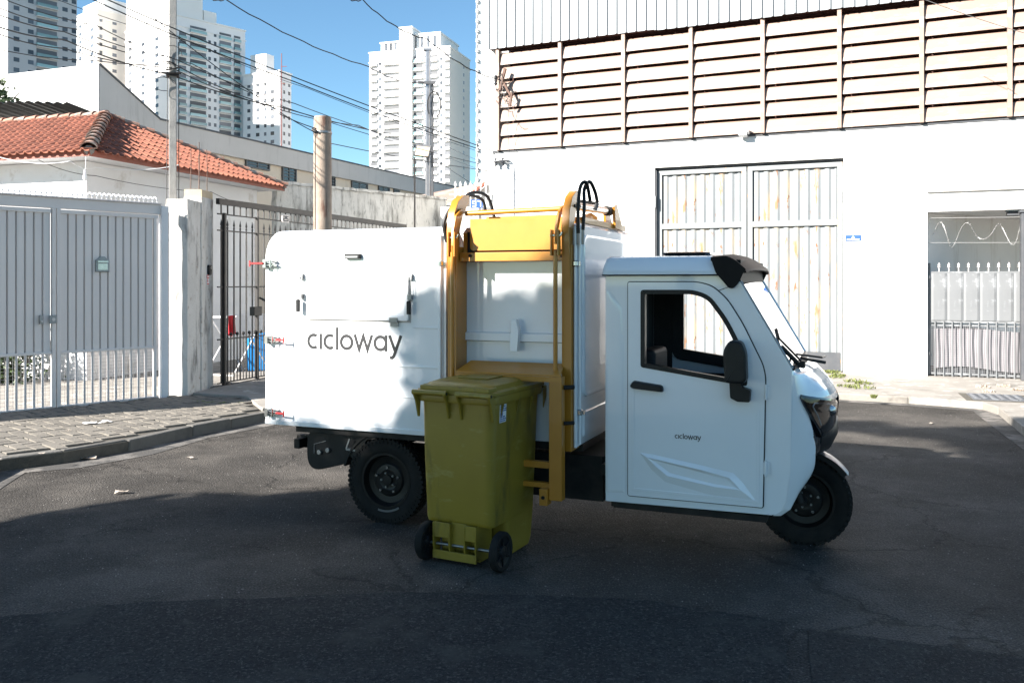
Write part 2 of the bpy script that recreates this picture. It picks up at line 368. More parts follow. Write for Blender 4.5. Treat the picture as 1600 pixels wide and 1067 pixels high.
MT['newasphalt'] = mat('newer_dark_asphalt', (.030, .029, .029), (.050, .048, .046), 1.1, .88, bump=.7, bscale=170, spec=.12,
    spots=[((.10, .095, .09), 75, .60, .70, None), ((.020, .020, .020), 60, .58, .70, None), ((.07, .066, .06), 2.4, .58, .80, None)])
def wobble(P, n, amp, sd):
    rs = random.Random(sd); o = []
    for a, b in zip(P, P[1:]+P[:1]):
        for i in range(n): t = i/n; o.append((a[0]+(b[0]-a[0])*t+rs.uniform(-amp, amp), a[1]+(b[1]-a[1])*t+rs.uniform(-amp, amp)))
    return o
sheet('asphalt_patch', wobble([g2(-300, 1000), g2(180, 945), g2(640, 925), g2(1000, 938), g2(1225, 972), g2(1232, 1067), g2(1210, 1300), g2(-400, 1300)], 14, .012, 5), .006, MT['newasphalt'], .004)  # resurfaced patch whose dark tone also deepens the shaded foreground
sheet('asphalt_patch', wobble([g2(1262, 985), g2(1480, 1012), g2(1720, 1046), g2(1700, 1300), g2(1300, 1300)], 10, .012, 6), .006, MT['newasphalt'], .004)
def along(pts, step):
    out_ = []; acc = 0; 
    P = [Vector((p[0], p[1], 0)) for p in pts]
    for a, b in zip(P, P[1:]):
        L = (b-a).length; n = max(1, round(L/step))
        for i in range(n): out_.append((a.lerp(b, i/n), a.lerp(b, (i+1)/n)))
    return out_
MT['gutterstone'] = mat('worn_cement_kerb', (.24, .22, .195), (.18, .165, .145), 2, .93, bump=.6, bscale=30, spots=[((.12, .11, .095), 3, .56, .75, None)])
def kerb(name, pts, h, wd, step=.8, side=1, mt='kerb'):
    root = empty(name); root['kind'] = 'structure'
    for a, b in along(pts, step):
        L = (b-a).length; d = (b-a).normalized(); mid = (a+b)/2; n = Vector((-d.y, d.x, 0))*side
        q = MB(); g = .003; jj = [random.uniform(-.018, .014) for _ in range(4)]
        q.box(-L/2+g, L/2-g, 0+jj[0], wd+jj[1], -.05, h+jj[2]*.4)
        o = q.build('kerb_stone', MT[mt], root, bevel=.018); o.location = mid + (n*0); o.rotation_euler = (0, 0, math.atan2(d.y, d.x) if side > 0 else math.atan2(d.y, d.x)+math.pi)
    return root
kerb('kerb_left', KL[1:], .120, .11, .7, 1)
kerb('kerb_right', KR, .098, .12, .9, 1, 'gutterstone')
# pale gutter strips beside the kerbs
def strip(name, pts, w0, w1, z, mt, side):
    P = [Vector((p[0], p[1], 0)) for p in pts]; L_ = []; R2 = []
    for i, p in enumerate(P):
        t = (P[min(i+1, len(P)-1)]-P[max(i-1, 0)]).normalized(); n = Vector((-t.y, t.x, 0))*side
        L_.append(p+n*w0); R2.append(p+n*(w1+random.uniform(-.05, .05)))
    m = MB(); vs = []; fs = []
    for a, b in zip(L_, R2): vs += [a+Vector((0, 0, z)), b+Vector((0, 0, z))]
    for i in range(len(P)-1): fs.append((2*i, 2*i+1, 2*i+3, 2*i+2))
    m.add(vs, fs); return tag(m.build(name, mt), kind='structure')
MT['gutter'] = mat('sandy_gutter_cement', (.17, .155, .14), (.10, .093, .086), 2.2, .92, bump=.5, bscale=40, spots=[((.06, .056, .052), 3, .5, .62, None)])
strip('gutter_left', KL[1:], .0, -.28, .004, MT['gutter'], 1)
strip('gutter_right', KR, .0, -.22, .004, MT['gutter'], 1)

# paving stones: herringbone, the nearest 300 in view as parts, the rest one part
GA = Frame((-6.05, 10.2), (.683, .730))
def in_poly(x, y, P):
    c = False; n = len(P)
    for i in range(n):
        x1, y1 = P[i]; x2, y2 = P[i-1]
        if (y1 > y) != (y2 > y) and x < (x2-x1)*(y-y1)/(y2-y1)+x1: c = not c
    return c
def inset(pts, dd):
    P = [Vector((p[0], p[1], 0)) for p in pts]; r = []
    for i, p in enumerate(P):
        t = (P[min(i+1, len(P)-1)]-P[max(i-1, 0)]).normalized(); q = p+Vector((-t.y, t.x, 0))*dd; r.append((q.x, q.y))
    return r
kin = inset(KL[1:8], .15)
paved = kin + [(-3.50, 11.45), (-4.43, 11.75)] + [tuple(GA.w(1.9, 0).xy), tuple(GA.w(-3.5, 0).xy), (-9, 4.5)]
pav_root = empty('paving'); pav_root['kind'] = 'structure'
W_ = .125; cells = []
for n in range(-70, 71):
    for mm in range(-30, 31):
        ox, oy = n+4*mm, -n
        cells.append((ox+1, oy+.5, 0)); cells.append((ox+2.5, oy+1, 1))
bricks = []
for cx_, cy_, vert in cells:
    u, v = cx_*W_-1.0, cy_*W_-3.0
    if not (-5.5 < u < 5 and -5.5 < v < .2): continue
    P = GA.w(u, v)
    hw = .5
    if in_poly(P.x, P.y, paved): bricks.append((P, vert))
def vis_key(b):
    P = b[0]; px = CX+F*P.x/P.y if P.y > .5 else -999
    return P.y if px > -8 else P.y+100
bricks.sort(key=vis_key)
bm_ = []
for k in range(6):
    q = MB(); L2, W2 = W_-.004-random.uniform(0, .004), W_/2-.004-random.uniform(0, .003)
    j = lambda: random.uniform(-.004, .004)
    top = [(-L2+j(), -W2+j()), (L2+j(), -W2+j()), (L2+j(), W2+j()), (-L2+j(), W2+j())]
    q.loft([[Vector((x, y, 0)) for x, y in top], [Vector((x, y, .026)) for x, y in top], [Vector((x*.975, y*.95, .032+random.uniform(-.002, .002))) for x, y in top]])
    bm_.append(q)
meshes = []
for q in bm_:
    o = q.build('paving_stone', MT['paver'], smooth=20); meshes.append(o.data); bpy.data.objects.remove(o)
rest = MB()
for i, (P, vert) in enumerate(bricks):
    rz = GA.ang+(math.pi/2 if vert else 0)+random.uniform(-.02, .02)
    rx, ry = random.uniform(-.012, .012), random.uniform(-.012, .012)
    # a lighter and a sunken stone here and there
    z = .094+random.uniform(-.003, .003)
    if i < 300:
        o = bpy.data.objects.new('paving_stone', random.choice(meshes)); C.objects.link(o); o.parent = pav_root
        o.location = (P.x, P.y, z); o.rotation_euler = (rx, ry, rz)
    else:
        M = Matrix.Translation((P.x, P.y, z)) @ Matrix.Rotation(rz, 4, 'Z') @ Matrix.Rotation(rx, 4, 'X')
        q = random.choice(bm_); rest.add([M @ Vector(v) for v in q.v], q.f)
o = rest.build('paving_stones', MT['paver'], pav_root); o['kind'] = 'stuff'

# drain cover in the right pavement
DC = gp(1558, 622, .10)
rt = empty('drain_cover', (DC.x, DC.y, .10), R_(-20), 'square dark iron drain cover sunk in the sunlit pavement by the right kerb', 'drain cover')
q = MB(); q.box(-.42, .42, -.40, .40, -.01, .006); q.build('collar', MT['joint'], rt)
q = MB(); q.box(-.33, .33, -.31, .31, -.01, .016); q.build('plate', MT['grating'], rt)
q = MB()
for i in range(13):
    for jx in range(6): q.cbox((-.265+.106*jx, -.27+.045*i, .019), (.085, .018, .008), Matrix.Rotation(.5 if (i+jx) % 2 else -.5, 3, 'Z'))
q.build('tread_ribs', MT['grating'], rt)
# ================================================================== WAREHOUSE
WF = Frame((5.58, 14.93), (.918, -.397))
wh = empty('warehouse', (WF.o.x, WF.o.y, 0), WF.ang, 'white warehouse with a peach louvre band and corrugated steel top behind the tricycle', 'warehouse')
XL, XR, ZT, ZB, ZL = -6.5, 6.5, 6.36, .0, 4.27
dx0, dz1 = WF.at(1023, 264)[0], 3.80
dx1 = WF.at(1318, 249)[0]
cx0 = WF.at(1449, 400)[0]; cz1 = WF.at(1452, 331)[1]
m = MB()
m.prism([(XL, ZB), (dx0, ZB), (dx0, dz1), (dx1, dz1), (dx1, ZB), (cx0, ZB), (cx0, cz1), (XR, cz1), (XR, ZL), (XL, ZL)], lambda u, v, d: Vector((u, d, v)), 0, .28)
m.build('wall', MT['stucco'], wh)
m = MB(); m.box(XL, XL+.25, .28, 14, 0, 11); m.box(XL, XL+.1, .0, .28, ZL, ZT); m.build('side_wall', MT['stucco'], wh)
m = MB(); m.box(XL+.1, XR, .30, .34, ZL, ZT+2); m.build('louvre_backing', MT['louvreback'], wh)
m = MB(); m.box(XL, XR, -.02, .12, ZL, ZL+.035); m.build('louvre_sill', MT['darkgrey'], wh)
m = MB(); m.box(cx0-.01, XR, -.05, -.002, WF.at(1452, 299)[1]-.02, WF.at(1452, 299)[1]+.03); m.build('ledge', MT['parapet'], wh)
# louvre posts and slats
s0 = WF.at(877, 150)[0]; bay = (WF.at(1577, 100)[0]-s0)/6
posts = [s0+bay*k for k in range(-1, 9)]; posts[0] = XL+.14
proto = None
for x in posts:
    if x > XR: continue
    if proto is None:
        q = MB(); q.box(-.035, .035, -.10, -.02, ZL+.035, ZT); proto = q.build('louvre_post', MT['peach'], wh, bevel=.004); proto.location = (x, 0, 0)
    else: inst(proto, wh, (x, 0, 0))
pitch = (ZT-ZL-.10)/7
slats = {}
for i in range(len(posts)-1):
    xa, xb = posts[i]+.036, posts[i+1]-.036
    if xb > XR: xb = XR
    Lx = round(xb-xa, 3)
    if Lx < .2: continue
    if Lx not in slats:
        q = MB(); n = 6; ring0 = []; 
        prof = [(.05, .275), (.01, .270), (-.022, .24), (-.045, .15), (-.058, .03), (-.060, -.012), (-.050, -.012), (-.047, .03), (-.035, .15), (-.014, .23), (.01, .256), (.05, .262)]
        q.loft([[Vector((X, y, z*.87)) for y, z in prof] for X in (0, Lx)]); slats[Lx] = q.build('louvre_slat', MT['peach'], wh, smooth=30)
        src = slats[Lx]; first = True
    else: first = False; src = slats[Lx]
    for r in range(7):
        zz = ZL+.052+pitch*r
        if first and r == 0: src.location = (xa, 0, zz); continue
        o = inst(src, wh, (xa, random.uniform(-.004, .004), zz+random.uniform(-.004, .004)), (0, random.uniform(-.003, .003), 0))
# corrugated cladding above, one sheet per metre
def ribbed(Lx, z0, z1, rib=.19, depth=.03, t=.004, rw=.035, sl=.02):
    pts = []; x = 0
    while x < Lx-.001:
        pts += [(x, 0), (x+sl, -depth), (x+rw, -depth), (x+rw+sl, 0)]; x += rib
    pts = [p for p in pts if p[0] <= Lx]+[(Lx, 0)]
    q = MB(); n = len(pts)
    vs = [Vector((x, y, z)) for z in (z0, z1) for x, y in pts]
    q.add(vs, [(i, i+1, n+i+1, n+i) for i in range(n-1)])
    return q
q = ribbed(1.14, 0, 1, .19)
sh = q.build('steel_sheet', MT['corr'], wh, recalc=False); x = XL-.06; first = True
while x < XR:
    loc = (x, -.13+random.uniform(-.003, .003), ZT-.02+random.uniform(-.012, .012))
    if first: sh.location = loc; sh.scale = (1, 1, 4.8); first = False
    else: o = inst(sh, wh, loc); o.scale = (1, 1, 4.8)
    x += 1.14
m = MB(); m.box(XL-.06, XR, -.12, .2, ZT+.0, ZT+.04); m.build('sheet_ledge', MT['louvreback'], wh)
m = MB(); m.box(XL, XR, .36, 14, 11, 11.1); m.build('roof', MT['corr'], wh)
m = MB(); m.box(XL+.25, cx0-.1, .9, 1.0, 0, 6.3); m.build('inner_wall', MT['louvreback'], wh)
# carport recess (walls, ceiling)
MT['recess'] = mat('shade_grey_carport_plaster', (.20, .19, .183), (.165, .158, .15), 1.2, .9, bump=.2, bscale=20)  # back wall plaster, with the recess shade put into its grey
m = MB(); m.add([Vector(p) for p in [(cx0, .28, .1), (cx0+1.9, 3.0, .1), (cx0+1.9, 3.0, cz1), (cx0, .28, cz1)]], [(0, 1, 2, 3)]); m.build('splayed_wall', MT['stucco'], wh); m = MB()  # side wall splayed so that the sun reaches it below the lintel
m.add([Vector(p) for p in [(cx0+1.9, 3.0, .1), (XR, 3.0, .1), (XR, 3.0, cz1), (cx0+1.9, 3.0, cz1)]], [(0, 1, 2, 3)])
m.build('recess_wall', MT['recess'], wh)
m = MB(); m.box(cx0-.02, XR, .281, 3.1, cz1+.003, cz1+.1); m.build('recess_ceiling', MT['stucco'], wh)

# big rusty sliding door: two leaves
dr = empty('warehouse_door', (WF.w(dx0, .12).x, WF.w(dx0, .12).y, .1), WF.ang, 'tall pale blue corrugated steel double door with rust streaks behind the cab', 'door')
DW = dx1-dx0; DH = dz1-.1; mid = WF.at(1166, 350)[0]-dx0; zt = 2.70-.1
def frame_rect(x0, x1, z0, z1, t, y0, y1):
    q = MB(); q.box(x0, x1, y0, y1, z0, z0+t); q.box(x0, x1, y0, y1, z1-t, z1); q.box(x0, x0+t, y0, y1, z0+t, z1-t); q.box(x1-t, x1, y0, y1, z0+t, z1-t); return q
for (x0, x1, lab) in ((.03, mid-.012, 'left leaf, heavily rust streaked'), (mid+.012, DW-.02, 'right leaf, bluish with fewer rust streaks')):
    fr = frame_rect(x0, x1, .02, DH-.05, .085, -.03, .02); fr.box(x0+.085, x1-.085, -.03, .02, zt-.05, zt+.05)
    f_ = fr.build('leaf_frame', MT['doorframe'], dr, bevel=.004)
    for z0, z1 in ((.10, zt-.05), (zt+.05, DH-.135)):
        q = ribbed(x1-x0-.17, 0, z1-z0, .172, .022, rw=.085, sl=.04); o = q.build('corrugated_panel', MT['door'], dr, recalc=False, loc=(x0+.085, .025, z0))
    o['label'] = lab
m = MB(); m.box(mid+.05, DW-.06, -.045, -.031, .03, .34); m.build('kick_plate', MT['darkgrey'], dr)
m = MB(); m.box(-.0, DW, .03, .06, 0, DH); m.build('backing', MT['doorframe'], dr)
m = MB(); m.box(.0, DW, -.05, .05, DH-.040, DH-.002); m.build('lintel_shade_bar', MT['darkgrey'], dr, bevel=.004)  # dark bar drawn for the shadow line under the lintel
m = MB(); m.box(-.004, .028, -.1, .02, 0, DH-.05); m.build('jamb_shade_strip', MT['darkgrey'], dr)  # dark strip puts the shade of the left reveal into colour
for z in (.55, 2.95):
    q = MB(); q.tube([(DW-.012, -.06, z), (DW-.012, -.06, z+.16)], .018, 8); q.build('hinge', MT['steel'], dr)
    q = MB(); q.tube([(.012, -.12, z), (.012, -.12, z+.22)], .018, 8); q.build('hinge', MT['steel'], dr)

# wall lamp over the door
lx, lz = WF.at(1163, 210)
lp = empty('wall_lamp', WF.w(lx, -.02, lz), WF.ang, 'small white floodlight fixed below the louvre band above the big door', 'lamp')
m = MB(); m.cbox((0, -.09, .03), (.20, .14, .07), Matrix.Rotation(R_(-14), 3, 'X')); m.build('housing', MT['white'], lp, bevel=.01)
m = MB(); m.cbox((0, -.10, -.035), (.15, .12, .05), Matrix.Rotation(R_(-14), 3, 'X')); m.build('reflector', MT['steel'], lp, bevel=.006)
m = MB(); m.box(-.02, .02, -.04, .02, -.02, .06); m.build('bracket', MT['steel'], lp)
# blue plate right of the door
bx, bz = WF.at(1333, 372)
bp_ = empty('wall_plate', WF.w(bx, -.003, bz), WF.ang, 'small blue street plate with white marks on the white wall right of the big door', 'sign')
m = MB(); m.box(-.125, .125, -.01, 0, -.05, .05); m.build('plate', MT['blue'], bp_, bevel=.002)
m = MB()
m.box(-.10, .10, -.013, -.0105, -.032, -.018)
m.prism([(-.03, -.005), (.03, -.005), (.018, .012), (.0, .036), (-.018, .012)], lambda u, v, d: Vector((u, d, v)), -.013, -.0105)
m.build('emblem', MT['white'], bp_)
# conduit on wall
cx_, _ = WF.at(803, 300)
m = MB(); m.tube([(cx_, -.02, 1.0), (cx_, -.02, 3.95)], .014, 6); m.build('conduit', MT['eave'], wh)

# ---- grey gate in the carport opening
gw = cx0
gg = empty('carport_gate', WF.w(gw, .10, .1), WF.ang, 'grey metal gate with white spear tips in the carport opening at the right', 'gate')
zt_ = WF.at(1500, 425)[1]-.1; zm = WF.at(1500, 503)[1]-.1; GWd = 2.1
m = MB(); m.box(0.01, .05, -.02, .02, .02, zt_+.15); m.build('post', MT['gate2'], gg)
m = MB(); m.box(.06, GWd, -.012, .012, zm-.02, zm+.02); m.box(.06, GWd, -.012, .012, .03, .06); m.box(.06, GWd, -.012, .012, zm-.075, zm-.05); m.box(.06, GWd, -.014, .014, zt_-.02, zt_+.01); m.build('rails', MT['gate2'], gg)
q = MB(); q.add([Vector((0, 0, 0)), Vector((.035, -.012, 0)), Vector((.20, -.012, 0)), Vector((.235, 0, 0)), Vector((0, 0, 1)), Vector((.035, -.012, 1)), Vector((.20, -.012, 1)), Vector((.235, 0, 1))], [(0, 1, 5, 4), (1, 2, 6, 5), (2, 3, 7, 6)])
pp = q.build('sheet_panel', MT['gate2'], gg, recalc=False, loc=(.06, -.016, zm+.02)); pp.scale = (1, 1, zt_-zm-.04)
x = .06+.24
while x < GWd-.2: inst(pp, gg, (x, -.016, zm+.02)); x += .24
q = MB(); q.tube([(0, 0, 0), (0, 0, .055)], .008, 6); q.lathe([(.002, .055), (.026, .075), (.012, .09), (.022, .105), (.002, .15)], Matrix.Identity(4), 8, closed=False)
tp = q.build('spear_tip', MT['gate'], gg, smooth=40, loc=(.18, 0, zt_+.005))
x = .18
for i in range(12):
    x += .145
    if x < GWd: inst(tp, gg, (x, 0, zt_+.005))
q = MB(); q.tube([(0, 0, 0), (0, 0, zm)], .012, 8); bb = q.build('bar', MT['gate2'], gg, smooth=40, loc=(.12, -.03, .0))
x = .12
while x < GWd-.15: x += .128; inst(bb, gg, (x, -.03, 0))
m = MB()
xx = .06
while xx < GWd: m.box(xx, xx+.003, -.012, -.009, .06, zm-.05); xx += .03
zz = .06
while zz < zm-.05: m.box(.06, GWd, -.009, -.006, zz, zz+.003); zz += .03
o = m.build('wire_mesh', MT['wiremesh'], gg); o['kind'] = 'stuff'
for z in (.35, 1.62):
    q = MB(); q.box(-.02, .04, -.05, -.02, z, z+.05); q.build('hinge', MT['gate2'], gg)
# tarp hanging inside the gate
m = MB(); m.grid(lambda u, v: Vector((.1+1.9*u, .06+.006*math.sin(u*13)+.008*math.sin(v*5+u*5), .12+.03*math.sin(u*8)+.66*v+.02*math.sin(u*5))), 40, 10)
o = m.build('tarp', MT['fabric'], smooth=60); o.location = WF.w(gw, .10, .1); o.rotation_euler = (0, 0, WF.ang)
tag(o, 'grey fabric sheet hung behind the lower bars of the carport gate', 'tarp')
m = MB(); m.box(.05, 2.2, .12, .16, .0, .16); o = m.build('skirting_board', MT['darkgrey']); o.location = WF.w(gw, .10, .1); o.rotation_euler = (0, 0, WF.ang)
tag(o, 'dark low board on the ground behind the carport gate', 'board')
# razor wire above the gate
m = MB()
zt2 = WF.at(1500, 341)[1]; zb2 = WF.at(1500, 380)[1]
m.tube([(.0, 0, zt2+.02), (1.2, 0, zt2), (2.2, 0, zt2)], .004, 4); m.tube([(.0, 0, zb2+.02), (1.2, 0, zb2), (2.2, 0, zb2)], .004, 4)
pts = [(.1+2.1*t/120.0, .12*math.cos(t*.33), (zt2+zb2)/2-.04+(.16+.06*math.sin(t*.11))*math.sin(t*.27+.5*math.sin(t*.09))) for t in range(121)]
m.tube(pts, .0045, 4)
for t in range(0, 120, 2):
    p = pts[t]; m.tube([(p[0]-.014, p[1], p[2]-.012), (p[0]+.014, p[1], p[2]+.012)], .003, 3)
o = m.build('razor_wire', MT['chain'], smooth=60); o.location = WF.w(gw, .08, 0); o.rotation_euler = (0, 0, WF.ang)
tag(o, 'coil of rusty razor wire strung above the grey carport gate', 'razor wire')
lx2, lz2 = WF.at(1585, 328)
o = empty('ceiling_lamp', WF.w(lx2, .16, cz1-.002), WF.ang, 'small dark lamp under the lintel of the carport opening', 'lamp')
m = MB(); m.box(-.09, .09, -.06, .06, -.09, -.02); m.build('housing', MT['darkgrey'], o, bevel=.01)
m = MB(); m.box(-.11, .11, -.08, .08, -.02, 0); m.build('base', MT['steel'], o)
# dark post at the frame's right edge
px_, _ = WF.at(1594, 400)
o = empty('steel_post', WF.w(px_, -.05, .1), WF.ang, 'dark blue grey steel post closing the carport gate at the right edge', 'post')
m = MB(); m.box(0, .34, -.10, .10, 0, 2.66); m.build('shaft', MT['darkgrey'], o, bevel=.01)
m = MB(); m.box(-.02, .36, -.12, .12, 2.661, 2.70); m.build('cap', MT['darkgrey'], o, bevel=.006)
# ================================================================== LEFT SIDE: sliding gate, pillar, black gate, house
gt = empty('driveway_gate', (GA.o.x, GA.o.y, .12), GA.ang, 'wide pale grey metal driveway gate with barred bottom on the left', 'gate')
ZG, ZP = 2.42, .68           # panel top and bottom (above the pavement)
gx1 = GA.at(246, 500)[0]; gx0 = -3.0
seam = GA.at(87, 500)[0]
pit = .0975
q = MB()                                             # pressed slat: flat face with a V groove
q.add([Vector(p) for z in (0, 1) for p in ((0, .034, z), (.010, 0, z), (.0845, 0, z), (.0985, .034, z))], [(0, 1, 5, 4), (1, 2, 6, 5), (2, 3, 7, 6)])
slat = q.build('panel_slat', MT['gate'], gt, recalc=False); slat.scale = (1, 1, ZG-ZP)
q = MB(); q.tube([(0, 0, 0), (0, 0, ZP)], .0155, 8); bar = q.build('bar', MT['gatebar'], gt, smooth=40)
x = gx1-.06-pit; first = True
while x > gx0:
    if abs(x+pit/2-seam) > .07:
        jx = random.uniform(-.001, .001)
        if first: slat.location = (x, jx, ZP); bar.location = (x, 0, .0); first = False
        else:
            o = inst(slat, gt, (x, jx, ZP)); inst(bar, gt, (x, 0, 0))
    x -= pit
m = MB()
for a, b in ((gx0, seam-.055), (seam+.055, gx1)):
    for z0_, z1_ in ((ZP-.02, ZP+.012), (ZG-.03, ZG+.02), (-.03, .02)):
        m = MB(); m.box(a, b, -.018, .03, z0_, z1_); m.build('rail', MT['gate'], gt, bevel=.003)
m = MB(); m.box(seam-.05, seam-.005, -.03, .03, -.04, ZG+.03); m.box(seam+.005, seam+.05, -.03, .03, -.04, ZG+.03); m.build('meeting_stiles', MT['gate'], gt, bevel=.004)
m = MB(); m.box(gx1-.055, gx1-.02, -.02, .03, -.03, ZG+.02); m.build('end_stile', MT['gate'], gt, bevel=.004)
m = MB(); m.box(gx0, gx1+.05, -.01, .09, ZG+.03, ZG+.16); m.box(gx0, gx1+.05, -.035, .09, ZG+.161, ZG+.18); m.build('header_beam', MT['gate'], gt, bevel=.005)
m = MB(); n = 0; xx = gx0
while xx < gx1-.05: m.box(xx, xx+.003, .032, .035, .02, ZP-.02); xx += .045
zz = .02
while zz < ZP-.02: m.box(gx0, gx1-.05, .035, .038, zz, zz+.003); zz += .045
o = m.build('wire_mesh', MT['wiremesh'], gt); o['kind'] = 'stuff'
m = MB(); pts = []
t = 0; xx = gx0
while xx < gx1+.02: pts.append((xx, .03+.03*math.cos(t*math.pi/4), ZG+.225+.035*math.sin(t*math.pi/4))); t += 1; xx += .0075
m.tube(pts, .008, 5); m.build('spiral_wire', MT['white'], gt, smooth=60)
# letter box and lock
lx, lz = GA.at(159, 414); lz -= .12
lb = MB(); lb.prism([(-.085, -.09), (.085, -.09), (.085, .06), (.06, .075), (.03, .105), (-.03, .105), (-.06, .075), (-.085, .06)], lambda u, v, d: Vector((lx+u, d, lz+v)), -.03, -.001)
l1 = lb.build('letter_box', MT['steel'], gt, bevel=.004)
m = MB(); m.box(lx-.065, lx+.065, -.045, -.031, lz+.03, lz+.05); m.box(lx-.06, lx+.06, -.036, -.031, lz-.065, lz+.015); m.build('letter_flap', MT['chrome'], l1)
lx, lz = GA.at(75, 499); lz -= .12
m = MB(); m.box(lx-.0, lx+.085, -.05, -.031, lz-.05, lz+.05); m.box(lx-.11, lx-.07, -.05, -.013, lz-.055, lz+.055); m.build('lock_plate', MT['steel'], gt, bevel=.004)
m = MB(); m.tube([(lx+.045, -.06, lz), (lx+.045, -.05, lz)], .02, 10); m.tube([(lx-.09, -.075, lz-.02), (lx-.09, -.05, lz-.02)], .012, 8); m.build('key_cylinder', MT['gatebar'], gt)
ex = GA.at(256, 500)[0]
o = empty('gate_post', GA.w(ex, 0, .1), GA.ang, 'narrow white steel post between the driveway gate and the plastered pillar', 'post')
m = MB(); m.box(-.05, .045, -.05, .04, 0, 2.58); m.build('shaft', MT['eave'], o, bevel=.004)
m = MB(); m.tube([(.06, -.0, 0), (.06, -.0, 2.5)], .012, 6); m.build('guide_rod', MT['rod'], o)

# plastered pillar (taller rear half with starter bars)
pl = empty('wall_pillar', (-4.44, 11.82, .1), 0, 'stained white plastered pillar with a lower front block between the two gates', 'pillar')
def rough_box(x0, x1, y0, y1, z0, z1, nx, ny, nz, amp=.006):
    q = MB(); rs = random.Random(3)
    def f(p): return p+Vector((math.sin(p.z*9+p.y*7)*amp+math.sin(p.z*23+p.x*31)*amp*.5, math.sin(p.z*11+p.x*13)*amp, math.sin(p.x*17+p.y*19)*amp*.8))
    q.grid(lambda u, v: f(Vector((x0+(x1-x0)*u, y0, z0+(z1-z0)*v))), nx, nz); q.grid(lambda u, v: f(Vector((x0+(x1-x0)*u, y1, z0+(z1-z0)*v))), nx, nz)
    q.grid(lambda u, v: f(Vector((x0, y0+(y1-y0)*u, z0+(z1-z0)*v))), ny, nz); q.grid(lambda u, v: f(Vector((x1, y0+(y1-y0)*u, z0+(z1-z0)*v))), ny, nz)
    q.grid(lambda u, v: f(Vector((x0+(x1-x0)*u, y0+(y1-y0)*v, z1))), nx, ny); return q
q = rough_box(-.30, 0, 0, .50, 0, 2.70, 4, 6, 24, .002); q.build('front_block', MT['pillar'], pl, smooth=30)
q = rough_box(-.24, .012, .501, .98, 0, 2.78, 4, 6, 24, .002); q.build('rear_block', MT['pillar'], pl, smooth=30)
q = rough_box(-.24, .010, .52, .96, 2.78, 2.885, 4, 6, 3, .004); q.build('top_block', MT['pillartop'], pl, smooth=30)
for i, (x, y, h) in enumerate([(-.17, .58, .62), (-.05, .58, .70), (-.17, .9, .56), (-.05, .9, .64)]):
    q = MB(); q.tube([(x, y, 2.87), (x+.004, y, 2.87+h*.5), (x-.003*(i-1), y, 2.87+h)], .006, 5); q.build('starter_bar', MT['rod'], pl)
# intercom and warning sticker on the pillar's right face (x = +)
def on_x(px, py, X):                                 # point on the plane x = X
    Y = X/((px-CX)/F); return Y, CH-(py-HY)*Y/F
yy, zz = on_x(326, 422, -4.44+.02)
o = empty('intercom', (-4.425, yy, zz), 0, 'black round headed intercom on the shaded side of the plastered pillar', 'intercom')
m = MB(); m.prism(rpoly([(-.045, -.075), (.045, -.075), (.05, .075), (-.05, .075)], .04), lambda u, v, d: Vector((d, u, v)), 0, .035); m.build('body', MT['blackp'], o, bevel=.006)
m = MB(); m.disc(Matrix.Translation((.035, 0, .03)) @ Matrix.Rotation(R_(90), 4, 'Y'), .022, 0, .008, 14); m.build('lens', MT['chrome'], o)
yy, zz = on_x(325, 437, -4.44+.02)
o = empty('warning_sticker', (-4.424, yy, zz), 0, 'small red and white warning sticker below the intercom on the pillar', 'sticker')
m = MB(); m.box(0, .003, -.05, .05, -.075, .075); m.build('backing', MT['white'], o)
m = MB(); m.box(.003, .005, -.045, .045, .02, .07)
m.prism(arc(0, -.015, .032, 0, 360, 14)[:-1], lambda u, v, d: Vector((d, u, v)), .003, .005); m.box(.003, .005, -.04, .04, -.07, -.055); m.build('red_print', MT['red'], o)
m = MB(); m.box(.005, .007, -.012, .012, -.04, .01); m.box(.005, .007, -.03, .03, .035, .055); m.build('white_print', MT['white'], o)

# black iron gate and fence
BF = Frame((-4.30, 12.62), (.326, .945))
bf = empty('iron_fence', (BF.o.x, BF.o.y, .12), BF.ang, 'black wrought iron fence and gate with spear tips beside the plastered pillar', 'fence')
L_ = 6.2
m = MB(); m.box(0, L_, -.03, .03, 2.68, 2.765); m.build('top_beam', MT['iron'], bf)
q = MB(); q.box(0, L_, -.012, .012, -.009, .009); rl = q.build('rail', MT['iron'], bf, loc=(0, 0, 2.54))
for z in (2.30, 1.47, .70, .06): inst(rl, bf, (0, 0, z))
q = MB(); q.box(-.008, .008, -.008, .008, .05, 2.36)
q.lathe([(.006, 2.33), (.016, 2.345), (.006, 2.36), (.015, 2.385), (.014, 2.40), (.001, 2.475)], Matrix.Identity(4), 8, closed=False)
br = q.build('spear_bar', MT['iron'], bf, loc=(.08, 0, 0))
q = MB(); q.box(-.008, .008, -.008, .008, 2.545, 2.68); tb = q.build('top_bar', MT['iron'], bf, loc=(.08, 0, 0))
q = MB(); q.box(-.006, .006, -.006, .006, .06, .74); q.lathe([(.001, .735), (.018, .745), (.026, .765), (.018, .785), (.001, .795)], Matrix.Identity(4), 8, closed=False)
sb = q.build('ball_bar', MT['iron'], bf, loc=(.155, 0, 0))
x = .08
while x < L_-.2:
    x += .15; inst(br, bf, (x, 0, 0)); inst(tb, bf, (x, 0, 0)); inst(sb, bf, (x+.075, 0, 0))
ga, gb = BF.at(350, 500)[0], BF.at(401, 500)[0]
for xx in (ga, gb):
    q = MB(); q.box(xx-.022, xx+.022, -.03, .022, .0, 2.56); q.build('gate_stile', MT['iron'], bf)
q = MB(); q.box(gb-.14, gb+.06, -.06, .03, 1.02, 1.16); q.build('lock_box', MT['iron'], bf, bevel=.006)
